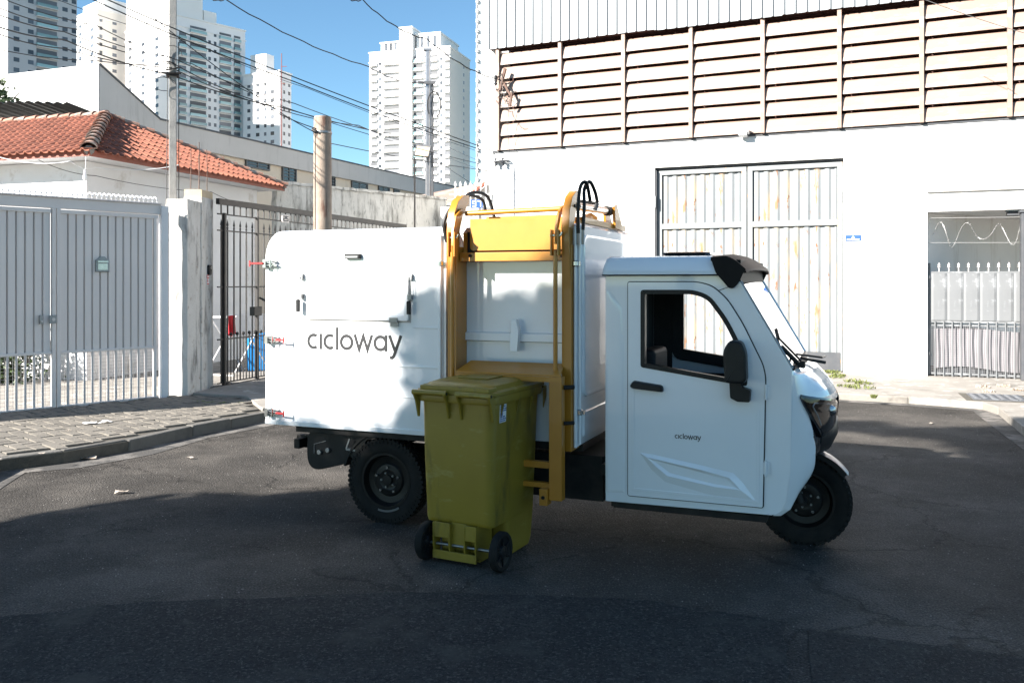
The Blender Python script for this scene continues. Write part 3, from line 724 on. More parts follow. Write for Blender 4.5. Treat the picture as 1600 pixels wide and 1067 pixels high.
q = MB(); q.tube([(gb, -.05, 1.3), (gb+.35, -.30, 1.08)], .016, 6); q.build('closer_arm', MT['iron'], bf)
q = MB(); q.box(ga-.01, ga+.28, -.05, .03, -.02, .03); q.lathe([(.001, -.025), (.04, -.02), (.04, .02), (.001, .025)], Matrix.Translation((ga+.06, -.03, .02)) @ Matrix.Rotation(R_(90), 4, 'X'), 14, closed=False); q.build('gate_roller', MT['iron'], bf)
nx, nz = BF.at(443, 342)
q = MB(); q.box(nx-.10, nx+.10, -.045, -.031, nz-.12-.065, nz-.12+.065); pn = q.build('number_plate', MT['gate'], bf, bevel=.003)
def digits(txt, h, w_, gap, th):
    seg = {'0': 'abcdef', '1': 'bc', '2': 'abged', '3': 'abgcd', '5': 'afgcd', '7': 'abc', '9': 'abfgcd', '4': 'fgbc'}
    R = []; x = 0
    for ch in txt:
        S = {'a': ((0, h), (w_, h)), 'b': ((w_, h), (w_, h/2)), 'c': ((w_, h/2), (w_, 0)), 'd': ((0, 0), (w_, 0)), 'e': ((0, h/2), (0, 0)), 'f': ((0, h), (0, h/2)), 'g': ((0, h/2), (w_, h/2))}
        for s_ in seg[ch]:
            (a, b), (c, d) = S[s_]; R.append((x+min(a, c)-th/2, x+max(a, c)+th/2, min(b, d)-th/2, max(b, d)+th/2))
        x += w_+gap
    return R, x-gap
R, tw = digits('25', .07, .045, .03, .014); q = MB()
for i, (a, b, c, d) in enumerate(R): q.box(nx-tw/2+a, nx-tw/2+b, -.049-.0002*i, -.0452, nz-.12-.035+c, nz-.12-.035+d)
q.build('digits', MT['darkgrey'], pn)

# clothes airer behind the black gate
ax, ay = dp(372, 500, 14.6).x, 14.6
ai = empty('clothes_airer', (ax, ay, .125), R_(70), 'folding white clothes airer standing behind the black gate', 'clothes airer')
m = MB()
for y in (-.28, .28):
    m.tube([(-.5, y, 0), (.35, y, .95)], .011, 6); m.tube([(.5, y, 0), (-.35, y, .95)], .011, 6)
for x in (-.5, .5): m.tube([(x, -.28, .015), (x, .28, .015)], .01, 6)
m.build('legs', MT['white'], ai)
q = MB(); q.tube([(0, -.30, 0), (0, .30, 0)], .008, 6); r_ = q.build('rod', MT['white'], ai, loc=(-.6, 0, .96))
for i in range(9): inst(r_, ai, (-.6+.15*(i+1), 0, .96))
m = MB(); m.tube([(-.65, -.3, .96), (.8, -.3, .96)], .01, 6); m.tube([(-.65, .3, .96), (.8, .3, .96)], .01, 6); m.build('side_rails', MT['white'], ai)
def cloth(name, lab, mt, x0, x1, drop, y, sd):
    rs = random.Random(sd); q = MB(); ph = rs.random()*6
    q.grid(lambda u, v: Vector((x0+(x1-x0)*u, y+.03*math.sin(u*14+ph)*v+.01, 1.0-drop*v*(.9+.1*math.sin(u*5+ph)))), 14, 8)
    o = q.build(name, mt, smooth=60); o.location = ai.location; o.rotation_euler = ai.rotation_euler; tag(o, lab, 'laundry'); return o
cloth('white_sheet', 'wide white sheet hanging over the clothes airer behind the black gate', MT['whitecloth'], -.45, .55, .40, -.32, 1)
cloth('red_garment', 'red garment hanging at the left end of the clothes airer', MT['redcloth'], -.70, -.52, .34, -.36, 2)
cloth('red_towel', 'dark red towel hanging at the right end of the clothes airer', MT['redcloth'], .62, .80, .30, -.36, 3)
bl = dp(398, 520, 15.1)
o = empty('blue_container', (bl.x+.12, bl.y, .125), R_(20), 'bright blue box standing behind the clothes airer at the black gate', 'box')
m = MB(); m.loft([rr for rr in [[Vector((x*s, y*s, z)) for x, y in ((-.26, -.2), (.26, -.2), (.26, .2), (-.26, .2))] for s, z in ((.9, 0), (1, .86))]]); m.build('body', MT['bluecloth'], o, bevel=.03)
m = MB(); m.box(-.28, .28, -.22, .22, .861, .92); m.build('lid', MT['bluecloth'], o, bevel=.02)

# ---------------- tiled house
hx = Vector((.954, -.30, 0)); hy = Vector((.30, .954, 0))
HC = dp(137, 242, 13.0); EZ = HC.z
HF = Frame((HC.x, HC.y), (hx.x, hx.y))               # x to the right/near, y inwards (hy)
HL, HD = 5.3, 2.1                                   # right eave length, run of hip
hs = empty('tiled_house', (HC.x, HC.y, 0), HF.ang, 'low white house with terracotta tiled hip roof behind the driveway gate', 'house')
rise = 1.15
def hl(x, y, z): return Vector((x, y, z))
ov = .42
m = MB(); m.box(-7, -ov, ov, ov+.2, .1, EZ-.02); m.box(-ov-.2, -ov, ov+.2, HL-.3, .1, EZ-.02); m.build('wall', MT['housewall'], hs)
m = MB(); m.add([hl(-7, -.02, EZ-.012), hl(0.02, -.02, EZ-.012), hl(0.02, HL, EZ-.012), hl(-ov-.25, HL, EZ-.012), hl(-ov-.25, ov+.3, EZ-.012), hl(-7, ov+.3, EZ-.012)], [(0, 1, 4, 5), (1, 2, 3, 4)]); m.build('soffit', MT['eave'], hs)
m = MB(); m.box(-7, .025, -.03, 0, EZ-.02, EZ+.075); m.box(.0255, .055, -.03, HL, EZ-.02, EZ+.075); m.build('fascia', MT['fascia'], hs)
A = hl(-HD, HL/2, EZ+rise+.03); C0 = hl(.05, -.03, EZ+.05); C1 = hl(.05, HL, EZ+.05); Cl = hl(-7, -.03, EZ+.05); Al = hl(-7, HL/2, EZ+rise+.03); Cb = hl(-7, HL, EZ+.05)
m = MB(); m.add([C0, C1, A, Cl, Al, Cb], [(0, 1, 2), (3, 0, 2, 4), (2, 1, 5, 4)]); m.build('roof_deck', MT['joint'], hs)
# one roman tile: barrel + pan
def tile_mb(wd, ln):
    q = MB(); pr = [(-.5, .3), (-.42, .75), (-.30, 1), (-.17, .82), (-.08, .35), (0, .08), (.2, .02), (.42, .06), (.5, .25)]
    def ring(y, s, lift): return [Vector((a*wd*s*1.06, y, b*.042*s+lift)) for a, b in pr]
    a = ring(0, 1, .020); b = ring(ln, .94, .0)
    n = len(pr); vs = a+b+[v-Vector((0, 0, .014)) for v in a]
    q.add(vs, [(i, i+1, n+i+1, n+i) for i in range(n-1)]+[(2*n+i, 2*n+i+1, i+1, i) for i in range(n-1)]); return q
TW, TR = .155, .245
tq = tile_mb(TW, TR*1.28); to = tq.build('roof_tile', MT['tile'], smooth=50); tmesh = to.data; bpy.data.objects.remove(to)
tiles = []
def lay(p0, ux, up, widths, ymax):                          # p0 eave start, ux along eave, up up-slope
    nz_ = ux.cross(up).normalized(); M0 = Matrix((ux, up, nz_)).transposed()
    r = 0
    while True:
        y = r*TR-.075; lo, hi = widths(y+.10)
        if hi-lo < TW or y > ymax: break
        k0 = math.ceil(lo/TW); k = k0
        while k*TW < hi-TW*.3:
            if (k+.5)*TW > lo-.02:
                p = p0+ux*((k+.5)*TW)+up*y+nz_*.012; tiles.append((p, M0, p0))
            k += 1
        r += 1
upR = (A-hl(.05, HL/2-.0, EZ+.05)).normalized(); SL = (A-hl(.05, HL/2, EZ+.05)).length
lay(C0, Vector((0, 1, 0)), upR, lambda y: ((HL/2)*y/SL, HL+.03-(HL/2)*y/SL), SL-.12)
upL = (Al-Cl-Vector((0, 0, 0))); upL = Vector((0, upL.y, upL.z)).normalized(); SL2 = (Vector((0, Al.y-Cl.y, Al.z-Cl.z))).length
HDr = C0.x-A.x
lay(Cl, Vector((1, 0, 0)), upL, lambda y: (2.6, 7.05-HDr*y/SL2), SL2-.2)
wm = Matrix.Translation((HC.x, HC.y, 0)) @ Matrix.Rotation(HF.ang, 4, 'Z')
def tkey(t):
    P = wm @ t[0]; px = CX+F*P.x/P.y
    return P.y+(0 if -5 < px < 1600 else 50)
tiles.sort(key=tkey); rest = MB()
for i, (p, M0, _) in enumerate(tiles):
    Rm = (M0 @ Matrix.Rotation(random.uniform(-.03, .03), 3, 'Z') @ Matrix.Rotation(random.uniform(-.02, .03), 3, 'X'))
    # local tile: x across, y up slope, z out
    if i < 300:
        o = bpy.data.objects.new('roof_tile', tmesh); C.objects.link(o); o.parent = hs; o.matrix_local = Matrix.Translation(p) @ Rm.to_4x4()
    else:
        M = Matrix.Translation(p) @ Rm.to_4x4(); rest.add([M @ Vector(v) for v in tq.v], tq.f)
o = rest.build('roof_tiles', MT['tile'], hs, smooth=50); o['kind'] = 'stuff'
def ridge(a, b, n, r=.10):
    d = (b-a); L = d.length; d.normalize(); side = d.cross(Vector((0, 0, 1))).normalized(); upv = side.cross(d).normalized()
    for i in range(n):
        q = MB(); s0_, s1_ = L*i/n-.03, L*(i+1)/n+.015
        def ring(s, rr, lift): return [a+d*s+side*(rr*math.cos(R_(t)))+upv*(rr*.8*math.sin(R_(t))+lift) for t in range(0, 181, 20)]
        q.loft([ring(s0_, r*1.06, .045), ring(s1_, r*.86, .02), [v-upv*.015 for v in ring(s1_, r*.8, .02)], [v-upv*.015 for v in ring(s0_, r*.98, .045)]], cap=False, closed=True)
        q.build('ridge_tile', MT['ridge'], hs, smooth=60)
    q = MB(); q.tube([a+upv*.0, b+upv*.0], .075, 8); q.build('ridge_mortar', MT['mortar'], hs)
ridge(C0+Vector((0, 0, .01)), A, 11, .115); ridge(C1+Vector((0, 0, .01)), A, 13, .085); ridge(A, Al, 18, .085)
# dark porch roof behind the house (corrugated)
Q = dp(20, 180, 17.5)
pr_ = empty('porch_roof', (Q.x-3.6, Q.y, 0), R_(-4), 'dark corrugated lean-to roof behind the tiled house', 'roof')
q = MB(); n = 60
for k in range(n): pass
q.add([Vector((5.0*i/120, y, (5.26-.05*abs(5.0*i/120-3.9)-.02*y)+.025*math.sin(i*1.3))) for y in (0, 2.6) for i in range(121)], [(i, i+1, 122+i, 121+i) for i in range(120)])
q.build('corrugated_sheet', MT['darkgrey'], pr_, recalc=False)
q = MB()
for x in (.4, 1.9, 3.4, 4.8): q.box(x, x+.08, .3, .38, 0, 4.9)
q.build('posts', MT['iron'], pr_)
# hanging bulb
B = dp(134, 245, 12.95)
o = empty('hanging_bulb', B, 0, 'white bulb hanging on a short cord under the corner of the tiled eave', 'light bulb')
m = MB(); m.tube([(0, 0, 0), (.0, 0, -.12), (-.012, 0, -.2)], .004, 5); m.build('cord', MT['whitecloth'], o)
m = MB(); m.lathe([(.001, -.36), (.02, -.35), (.032, -.32), (.03, -.29), (.016, -.25), (.016, -.20), (.001, -.2)], Matrix.Translation((-.012, 0, .0)), 12, closed=False); m.build('bulb', MT['white'], o, smooth=60)
# number cables looping along the wall
def cable(name, pts, r, lab, sag=0, n=12, mt='wire', cat='cable', group=None, twist=0):
    P = []
    for a, b in zip(pts, pts[1:]):
        a = Vector(a); b = Vector(b)
        for i in range(n):
            t = i/n; p = a.lerp(b, t); p.z -= sag*4*t*(1-t); P.append(p)
    P.append(Vector(pts[-1]))
    if twist:
        P = [p+Vector((0, 0, twist*math.sin(i*1.9))) for i, p in enumerate(P)]
    q = MB(); q.tube(P, r, 5); o = q.build(name, MT[mt], smooth=60); tag(o, lab, cat, group); return o
cable('wall_cable', [dp(0, 246, 12.9), dp(110, 252, 12.9), dp(150, 262, 13.3), dp(280, 258, 13.8)], .006, 'thin pale cable slung beneath the tiled eave', .06, mt='whitecloth')
cable('wall_cable', [dp(60, 250, 13.1), dp(150, 275, 13.6), dp(330, 300, 15.6), dp(400, 322, 17)], .005, 'thin dark cable drooping across the shaded house wall', .05)

# weathered wall behind the fence, white wall with pickets, small gable house
WW = Frame((dp(452, 287, 18.3).x, 18.3), (.664, .747))
ww = empty('weathered_wall', (WW.o.x, WW.o.y, 0), WW.ang, 'tall weathered white wall with black stains behind the iron fence', 'wall')
q = rough_box(-.3, 4.6, 0, .2, 0, 3.72, 40, 3, 30, .012); q.build('masonry', MT['oldwall'], ww, smooth=30)
q = rough_box(-.32, 4.62, -.03, .23, 3.721, 3.78, 40, 3, 2, .012); q.build('coping', MT['oldwall'], ww, smooth=30)
sw = empty('picket_wall', (-1.75, 21.2, 0), R_(-4), 'white wall with white spear pickets at the end of the street', 'wall')
q = MB(); q.box(0, 4.5, 0, .2, 0, 3.5); q.build('masonry', MT['oldwall'], sw)
q = MB(); q.box(-.012, .012, -.012, .012, 3.5, 4.0); q.lathe([(.006, 4.0), (.03, 4.03), (.03, 4.05), (.001, 4.14)], Matrix.Identity(4), 8, closed=False); pk = q.build('picket', MT['white'], sw, loc=(.35, .1, 0))
for i in range(14): inst(pk, sw, (.35+.125*(i+1), .1, 0))
q = MB(); q.box(.2, 2.4, .085, .115, 3.80, 3.83); q.build('rail', MT['white'], sw)
P = dp(745, 319, 21.0)
np_ = empty('house_number', (P.x, 20.95, P.z-.0), R_(-4), 'blue enamel plate with the white number 97 on the white pickets', 'sign')
q = MB(); q.box(-.15, .15, -.012, .0, -.10, .10); q.build('plate', MT['blue'], np_, bevel=.003)
R, tw = digits('97', .13, .075, .045, .020); q = MB()
for i, (a, b, c, d) in enumerate(R): q.box(-tw/2+a, -tw/2+b, -.017-.0003*i, -.0125, -.065+c, -.065+d)
q.build('digits', MT['white'], np_)
gh = empty('gable_house', (0, 0, 0), 0, 'small grey gabled house with pinkish roof beside the white warehouse', 'house')
Yg = 25.0
pt = lambda x, y, Y=Yg: dp(x, y, Y)
a, b, c, d = pt(696, 292), pt(757, 287), pt(762, 340), pt(690, 340)
q = MB(); base = [Vector((pt(715, 0).x, Yg, 0)), Vector((pt(790, 0).x, Yg, 0))]
apex = pt(758, 287, Yg-.1); lowp = pt(742, 303, Yg)
q.add([Vector((lowp.x, Yg, 0)), Vector((apex.x+.1, Yg, 0)), Vector((apex.x+.1, Yg, apex.z)), Vector((lowp.x-.35, Yg, lowp.z-.25)), Vector((apex.x+.1, Yg+6, 0)), Vector((apex.x+.1, Yg+6, apex.z)), Vector((lowp.x-.35, Yg+6, lowp.z-.25)), Vector((lowp.x-.35, Yg+6, 0))],
      [(0, 1, 2, 3), (1, 4, 5, 2), (4, 7, 6, 5), (7, 0, 3, 6)]); q.build('wall', MT['parapet'], gh)
q = MB(); q.add([Vector((lowp.x-.5, Yg-.15, lowp.z-.30)), Vector((apex.x+.05, Yg-.15, apex.z+.06)), Vector((apex.x-1.2, Yg+4, apex.z+.3)), Vector((lowp.x-2.8, Yg+4, lowp.z+.2)),
                   Vector((lowp.x-.5, Yg-.15, lowp.z-.36)), Vector((apex.x+.05, Yg-.15, apex.z)), Vector((apex.x-1.2, Yg+4, apex.z+.24)), Vector((lowp.x-2.8, Yg+4, lowp.z+.14))],
      [(0, 1, 2, 3), (4, 5, 6, 7), (0, 1, 5, 4), (1, 2, 6, 5), (2, 3, 7, 6), (3, 0, 4, 7)]); q.build('roof', MT['peach'], gh)
q = MB(); q.tube([Vector((lowp.x-.5, Yg-.17, lowp.z-.33)), Vector((apex.x+.05, Yg-.17, apex.z+.03))], .05, 6); q.build('verge_tiles', MT['fascia'], gh)
# ================================================================== LONG BEIGE BUILDING, TOWERS
KP = dp(155, 100, 22.0)
KF = Frame((KP.x, KP.y), (.381, .924))
kb = empty('long_building', (KP.x, KP.y, 0), KF.ang, 'long two storey beige building with grey parapet and raised white end behind the house', 'building')
zt, ze = KP.z, KF.w(2, 0).z
ze = CH-(187-HY)*(KF.o.y+2.0*.924)/F
q = MB(); q.prism([(0, 0), (30, 0), (30, ze-.62), (0, ze-.62)], lambda u, v, d: Vector((u, d, v)), .12, 8); q.build('facade', MT['beige'], kb)
q = MB(); q.prism([(0, ze-.62), (30, ze-.62), (30, ze), (2.05, ze), (0, zt)], lambda u, v, d: Vector((u, d, v)), 0, 8); q.build('parapet', MT['parapet'], kb)
q = MB(); q.tube([(0, -.0, zt), (2.05, 0, ze+.02), (30, 0, ze+.02)], .035, 4); q.build('coping', MT['darkgrey'], kb)
q = MB(); z5 = CH-(130-HY)*19.6/F
q.add([Vector(p) for p in [(-.02, .0, 0), (-.02, 12, 0), (-.02, 12, zt+.1), (-.02, 0, zt)]], [(0, 1, 2, 3)]); q.build('end_wall', MT['cream'], kb)
def kwin(px0, px1, py0, py1, name='window'):
    xa, za = KF.at(px0, py1, .12); xb, zb = KF.at(px1, py0, .12); z0 = KF.at((px0+px1)/2, py1, .12)[1]; z1 = KF.at((px0+px1)/2, py0, .12)[1]
    q = MB(); q.box(xa, xb, .09, .118, z0, z1); o = q.build('window', MT['window'], kb)
    q = MB(); t = .05; q.box(xa-t, xb+t, .05, .117, z1, z1+t); q.box(xa-t, xb+t, .05, .117, z0-t, z0); q.box(xa-t, xa, .05, .117, z0, z1); q.box(xb, xb+t, .05, .117, z0, z1); q.build('frame', MT['wframe'], o)
    n = 4
    q = MB()
    for i in range(1, n): q.box(xa, xb, .07, .088, z0+(z1-z0)*i/n-.015, z0+(z1-z0)*i/n+.015)
    q.box((xa+xb)/2-.02, (xa+xb)/2+.02, .065, .089, z0, z1); q.build('slats', MT['wframe'], o)
for r in [(384, 418, 247, 262), (441, 460, 263, 282), (516, 521, 278, 296), (549, 572, 287, 296), (591, 606, 294, 302), (615, 622, 298, 304)]: kwin(*r)

def tower(label, xe, Ye, xl, xr, ytop, fh, lcols, rcols, mats, ang=45, crown=True, group=None, extra=None, cat='tower block', bal_z=1.35):
    """corner edge at column xe, distance Ye; the left face runs to column xl, the right face to column xr."""
    E = Vector(((xe-CX)/F*Ye, Ye, 0)); a = R_(ang)
    dl = Vector((-math.cos(a), math.sin(a), 0)); dr_ = Vector((math.sin(a), math.cos(a), 0))
    def ln(d, px):
        c = (px-CX)/F; return (c*E.y-E.x)/(d.x-c*d.y)
    Ll, Lr = ln(dl, xl), ln(dr_, xr); H = CH-(ytop-HY)*Ye/F
    root = empty('tower_block', E, math.atan2(dr_.y, dr_.x), label, cat, group)
    # local: +x along right face, +y along left face (into the left-back)
    mw, ms = MT[mats[0]], MT[mats[1]]
    q = MB(); q.box(0, Lr, 0, Ll, 0, H); q.build('shaft', mw, root)
    if crown:
        q = MB(); q.box(-.3, Lr+.3, -.3, Ll+.3, H+.002, H+.5); q.box(-.3, Lr+.3, -.3, Ll+.3, H-3.6, H-3.3); q.build('cornice', mw, root)
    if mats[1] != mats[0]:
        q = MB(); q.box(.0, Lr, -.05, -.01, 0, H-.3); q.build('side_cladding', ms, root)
    protos = {}
    nf = int((H-2)/fh)
    for face, cols, L in (('L', lcols, Ll), ('R', rcols, Lr)):
        for (u0, u1, kind) in cols:
            wd = (u1-u0)*L; key = (face, round(wd, 2), kind)
            for f_ in range(nf):
                z = H-2.2-(f_+1)*fh+.6
                vy = CY = HY-(z-CH)/Ye*F
                if vy > 330 or z < 1: continue
                if key not in protos:
                    if kind == 'w':
                        q = MB(); q.box(0, wd, -.02, .06, 0, fh*.42); o = q.build('window', MT['twin'], root)
                    elif kind in ('b', 'g', 'c'):
                        q = MB(); q.box(.0, wd, -.02, .05, 0, fh*.72); o = q.build('window', MT['tdark'], root)
                        q = MB(); q.box(-.1, wd+.1, -.8, .0, -.12, .06)
                        o2 = q.build('balcony', mw, root)
                        q = MB(); q.box(.0, wd, -.78, -.74, .06, .95); q.box(0, .04, -.74, 0, .06, .95); q.box(wd-.04, wd, -.74, 0, .06, .95); q.build('rail', MT['tglass'] if kind == 'g' else mw if kind == 'b' else MT['tower4'], o2)
                    protos[key] = (o, o2 if kind != 'w' else None)
                    new = False
                src, src2 = protos[key]
                if face == 'R': loc = (u0*L, -.05, z); rot = 0
                else: loc = (-.05, u0*L+wd, z); rot = -math.pi/2
                for s_ in (src, src2):
                    if s_ is None: continue
                    lo = Vector(loc)
                    if s_ is src2: lo.z -= .25
                    if f_ == 0 or 'placed' not in s_:
                        s_['placed'] = 1; s_.location = lo; s_.rotation_euler = (0, 0, rot)
                    else:
                        c = s_.copy(); C.objects.link(c); c.location = lo; c.rotation_euler = (0, 0, rot)
                        for ch in s_.children: cc = ch.copy(); C.objects.link(cc); cc.parent = c
    for o in list(root.children):
        if 'placed' in o: del o['placed']
    if extra:
        for (nm, x0, x1, y0, y1, z0, z1, mt) in extra(Lr, Ll, H):
            q = MB(); q.box(x0, x1, y0, y1, z0, z1); q.build(nm, MT[mt], root)
    return root, Lr, Ll, H
# far left grey tower with curved balconies
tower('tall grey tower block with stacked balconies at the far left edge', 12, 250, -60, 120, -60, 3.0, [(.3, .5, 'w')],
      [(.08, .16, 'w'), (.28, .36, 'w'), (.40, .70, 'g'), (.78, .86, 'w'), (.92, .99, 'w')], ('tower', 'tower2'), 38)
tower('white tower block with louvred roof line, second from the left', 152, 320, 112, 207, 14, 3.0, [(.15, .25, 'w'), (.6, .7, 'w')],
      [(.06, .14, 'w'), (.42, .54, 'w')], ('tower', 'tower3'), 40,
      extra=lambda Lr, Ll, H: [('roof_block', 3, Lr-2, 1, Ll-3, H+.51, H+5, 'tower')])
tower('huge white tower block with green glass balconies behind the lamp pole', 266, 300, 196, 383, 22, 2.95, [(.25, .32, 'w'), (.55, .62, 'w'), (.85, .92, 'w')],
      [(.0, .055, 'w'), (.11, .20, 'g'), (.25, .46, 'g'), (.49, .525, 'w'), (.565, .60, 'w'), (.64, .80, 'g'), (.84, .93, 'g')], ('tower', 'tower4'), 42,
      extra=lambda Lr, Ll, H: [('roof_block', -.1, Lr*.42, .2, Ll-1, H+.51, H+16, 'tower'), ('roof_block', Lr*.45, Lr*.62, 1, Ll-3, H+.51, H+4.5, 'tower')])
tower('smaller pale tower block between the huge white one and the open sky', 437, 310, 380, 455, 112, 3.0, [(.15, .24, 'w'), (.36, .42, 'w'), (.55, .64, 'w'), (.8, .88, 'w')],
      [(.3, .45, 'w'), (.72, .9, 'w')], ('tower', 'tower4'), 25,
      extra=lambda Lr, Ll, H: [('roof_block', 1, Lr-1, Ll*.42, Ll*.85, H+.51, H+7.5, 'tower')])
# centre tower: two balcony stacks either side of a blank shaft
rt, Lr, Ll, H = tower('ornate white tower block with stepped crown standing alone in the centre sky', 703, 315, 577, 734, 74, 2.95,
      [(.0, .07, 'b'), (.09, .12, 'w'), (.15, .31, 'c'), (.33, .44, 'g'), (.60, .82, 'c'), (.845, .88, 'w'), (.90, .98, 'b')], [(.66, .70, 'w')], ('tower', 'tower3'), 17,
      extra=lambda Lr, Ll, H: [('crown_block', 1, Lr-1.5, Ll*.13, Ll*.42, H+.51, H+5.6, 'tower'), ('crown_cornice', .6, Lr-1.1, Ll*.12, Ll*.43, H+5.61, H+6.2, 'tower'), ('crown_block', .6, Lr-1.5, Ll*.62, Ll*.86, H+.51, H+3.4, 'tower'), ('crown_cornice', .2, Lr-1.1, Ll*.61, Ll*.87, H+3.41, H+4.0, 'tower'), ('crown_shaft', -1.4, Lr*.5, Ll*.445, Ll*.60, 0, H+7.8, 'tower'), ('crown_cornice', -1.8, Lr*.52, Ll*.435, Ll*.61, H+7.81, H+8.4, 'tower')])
for u in (.18, .26, .34, .66, .72, .78):
    q = MB(); q.box(-.06, .0, 0, 1.0, 0, 2.6 if u > .5 else 4.4); q.build('crown_window', MT['twin'], rt, loc=((.58 if u > .5 else .98), Ll*u, H+.7))
tower('white tower block partly hidden behind the left edge of the warehouse', 798, 260, 744, 830, -40, 3.0, [(.93, .985, 'b')], [(.62, .66, 'w')], ('tower', 'tower'), 14)

# lattice mast
Pm = dp(440, 228, 100)
o = empty('radio_mast', (Pm.x, Pm.y, 0), 0, 'thin red radio mast rising against the smaller pale tower block', 'mast')
q = MB(); zt_m = dp(440, 84, 100).z
q.tube([(0, 0, 0), (0, 0, zt_m)], [.09, .05], 5); q.build('shaft', MT['redmast'], o)
q = MB(); q.tube([(-.1, 0, zt_m-1.5), (.6, 0, zt_m-1.5)], .04, 4); q.tube([(0, 0, zt_m-3.5), (.4, 0, zt_m-3.5)], .04, 4); q.build('antenna', MT['redmast'], o)

# ================================================================== POLES AND WIRES
PY = 12.75
Pp = dp(270, 440, PY)
o = empty('utility_pole', (Pp.x, Pp.y, 0), R_(20), 'slender square concrete utility pole rising behind the plastered pillar', 'pole')
q = MB(); q.box(-.052, .052, -.052, .052, 0, 6.05); q.build('shaft', MT['concrete'], o, bevel=.008)
q = MB(); q.tube([(-.085, -.02, 2.2), (-.083, -.02, 3.2), (-.07, -.01, 5.0)], .006, 5); q.tube([(.085, -.03, 2.2), (.08, -.03, 5.2)], .006, 5); q.build('down_cable', MT['wire'], o)
zc = dp(270, 118, PY).z
q = MB(); q.box(-.09, .09, -.09, .09, zc-.02, zc+.02); q.tube([(-.15, -.1, zc), (.12, -.1, zc+.02)], .016, 6); q.tube([(-.1, -.08, zc+.05), (.1, -.1, zc+.10)], .012, 6); q.build('clamp', MT['iron'], o)
q = MB()
for k in range(3): q.tube([(math.cos(t*.5)*(.13+.02*k)-.06*k, -.08-.01*k, zc+.28-.22*k+math.sin(t*.5)*(.14-.02*k)) for t in range(11)], .005, 5)
q.build('cable_loops', MT['wire'], o)
RP = dp(504, 440, 13.2)
o = empty('round_pole', (RP.x, RP.y, 0), 0, 'short thick round concrete pole with rust and yellow stains behind the tricycle', 'pole')
zr = dp(504, 183, 13.2).z
q = MB(); q.lathe([(.15, 0), (.133, zr-.03), (.124, zr), (.001, zr+.01)], Matrix.Identity(4), 24, closed=False); q.build('shaft', MT['roundpole'], o, smooth=50)
zb = dp(504, 208, 13.2).z
q = MB(); q.lathe([(.137, zb-.02), (.144, zb-.015), (.144, zb+.015), (.137, zb+.02)], Matrix.Identity(4), 24); q.build('strap', MT['steel'], o)
q = MB(); q.tube([(-.10, -.11, zb), (-.12, -.14, zb+.03), (-.06, -.16, zb)], .02, 6); q.build('hook', MT['iron'], o)
q = MB(); q.tube([(-.09, -.105, zb), (-.09, -.125, 1.0)], .005, 4); q.build('down_cable', MT['wire'], o)
TP = dp(669, 440, 22.4)
o = empty('lamp_pole', (TP.x, TP.y, 0), 0, 'slim grey steel pole carrying cables and a floodlight right of the white wall', 'pole')
ztp = dp(669, 80, 22.4).z
q = MB(); q.tube([(0, 0, 0), (0, 0, ztp)], .075, 8); q.box(-.11, .09, -.09, .09, ztp, ztp+.05); q.build('shaft', MT['silver'], o, smooth=40)
q = MB(); zk = dp(669, 130, 22.4).z
q.tube([(.11, -.02, 0), (.11, -.02, zk)], .035, 6); q.box(-.25, .2, -.12, -.08, zk-.05, zk+.02); q.build('conduit', MT['darkgrey'], o)
q = MB()
zl = dp(669, 205, 22.4).z
q.tube([(.13+.17*math.cos(t*.35)+.03, -.1, zl+.65+.35*math.sin(t*.35)) for t in range(-3, 12)], .018, 5)
q.tube([(-.1, -.1, zl), (-.35, -.12, zl+.5), (-.5, -.1, zl+1.6), (-.1, -.1, zl+2.3)], .007, 4)
q.tube([(-.8, -.1, zl+.45), (-.5, -.1, zl+.2), (0, -.1, zl), (.25, -.1, zl+.25)], .01, 4); q.build('cable_loops', MT['wire'], o)
FLp = dp(661, 236, 22.1)
o = empty('floodlight', FLp, R_(-8), 'square floodlight tilted down on the slim grey pole', 'lamp')
q = MB(); M = Matrix.Rotation(R_(-20), 3, 'X') @ Matrix.Rotation(R_(8), 3, 'Y')
q.cbox((0, 0, 0), (.40, .10, .32), M); q.build('housing', MT['darkgrey'], o, bevel=.01)
q = MB(); q.cbox((0, -.056, -.02), (.34, .012, .26), M); q.build('lens_panel', MT['pillartop'], o)
q = MB(); q.tube([(.12, .05, 0), (.16, .22, -.03)], .02, 6); q.build('bracket', MT['iron'], o)
# thin post right of it
Pq = dp(648, 440, 20.2)
o = empty('thin_post', (Pq.x, Pq.y, 0), 0, 'thin black steel post standing before the weathered wall under the floodlight', 'post')
q = MB(); q.tube([(0, 0, 0), (0, 0, dp(648, 246, 20.2).z)], .02, 6); q.build('shaft', MT['iron'], o)
q = MB(); q.box(-.05, .05, -.05, .05, 0, .14); q.build('foot', MT['iron'], o)

# overhead cables; each one its own thing
PA, WC = 12.6, 17.3
GR = 'overhead cables strung between the poles and the warehouse'
def wire(pts, r, lab, sag, **k): return cable('overhead_cable', [dp(*p) for p in pts], r*.75, lab, sag, n=14, cat='overhead cable', group=GR, **k)
wire([(-120, -110, 9), (145, 0, 11.6), (460, 128, 14), (776, 242, WC)], .012, 'thicker overhead cable, upper of the close pair running down to the warehouse corner', .04)
wire([(-100, -120, 9), (168, 0, 11.8), (460, 121, 14), (776, 238, WC)], .012, 'overhead cable just above its twin, crossing the whole sky to the warehouse corner', .02)
wire([(-60, -150, 10), (206, 0, 11.8), (400, 150, 12.6), (500, 211, 13.1), (520, 225, 13.6), (770, 268, 17.5)], .009, 'steep thin cable crossing in front of the huge tower down to the round pole', .03)
wire([(-60, 62, 9), (0, 78, 9.6), (150, 95, 11), (266, 100, 12.6)], .008, 'lowest thin cable reaching the square utility pole from the left', .03)
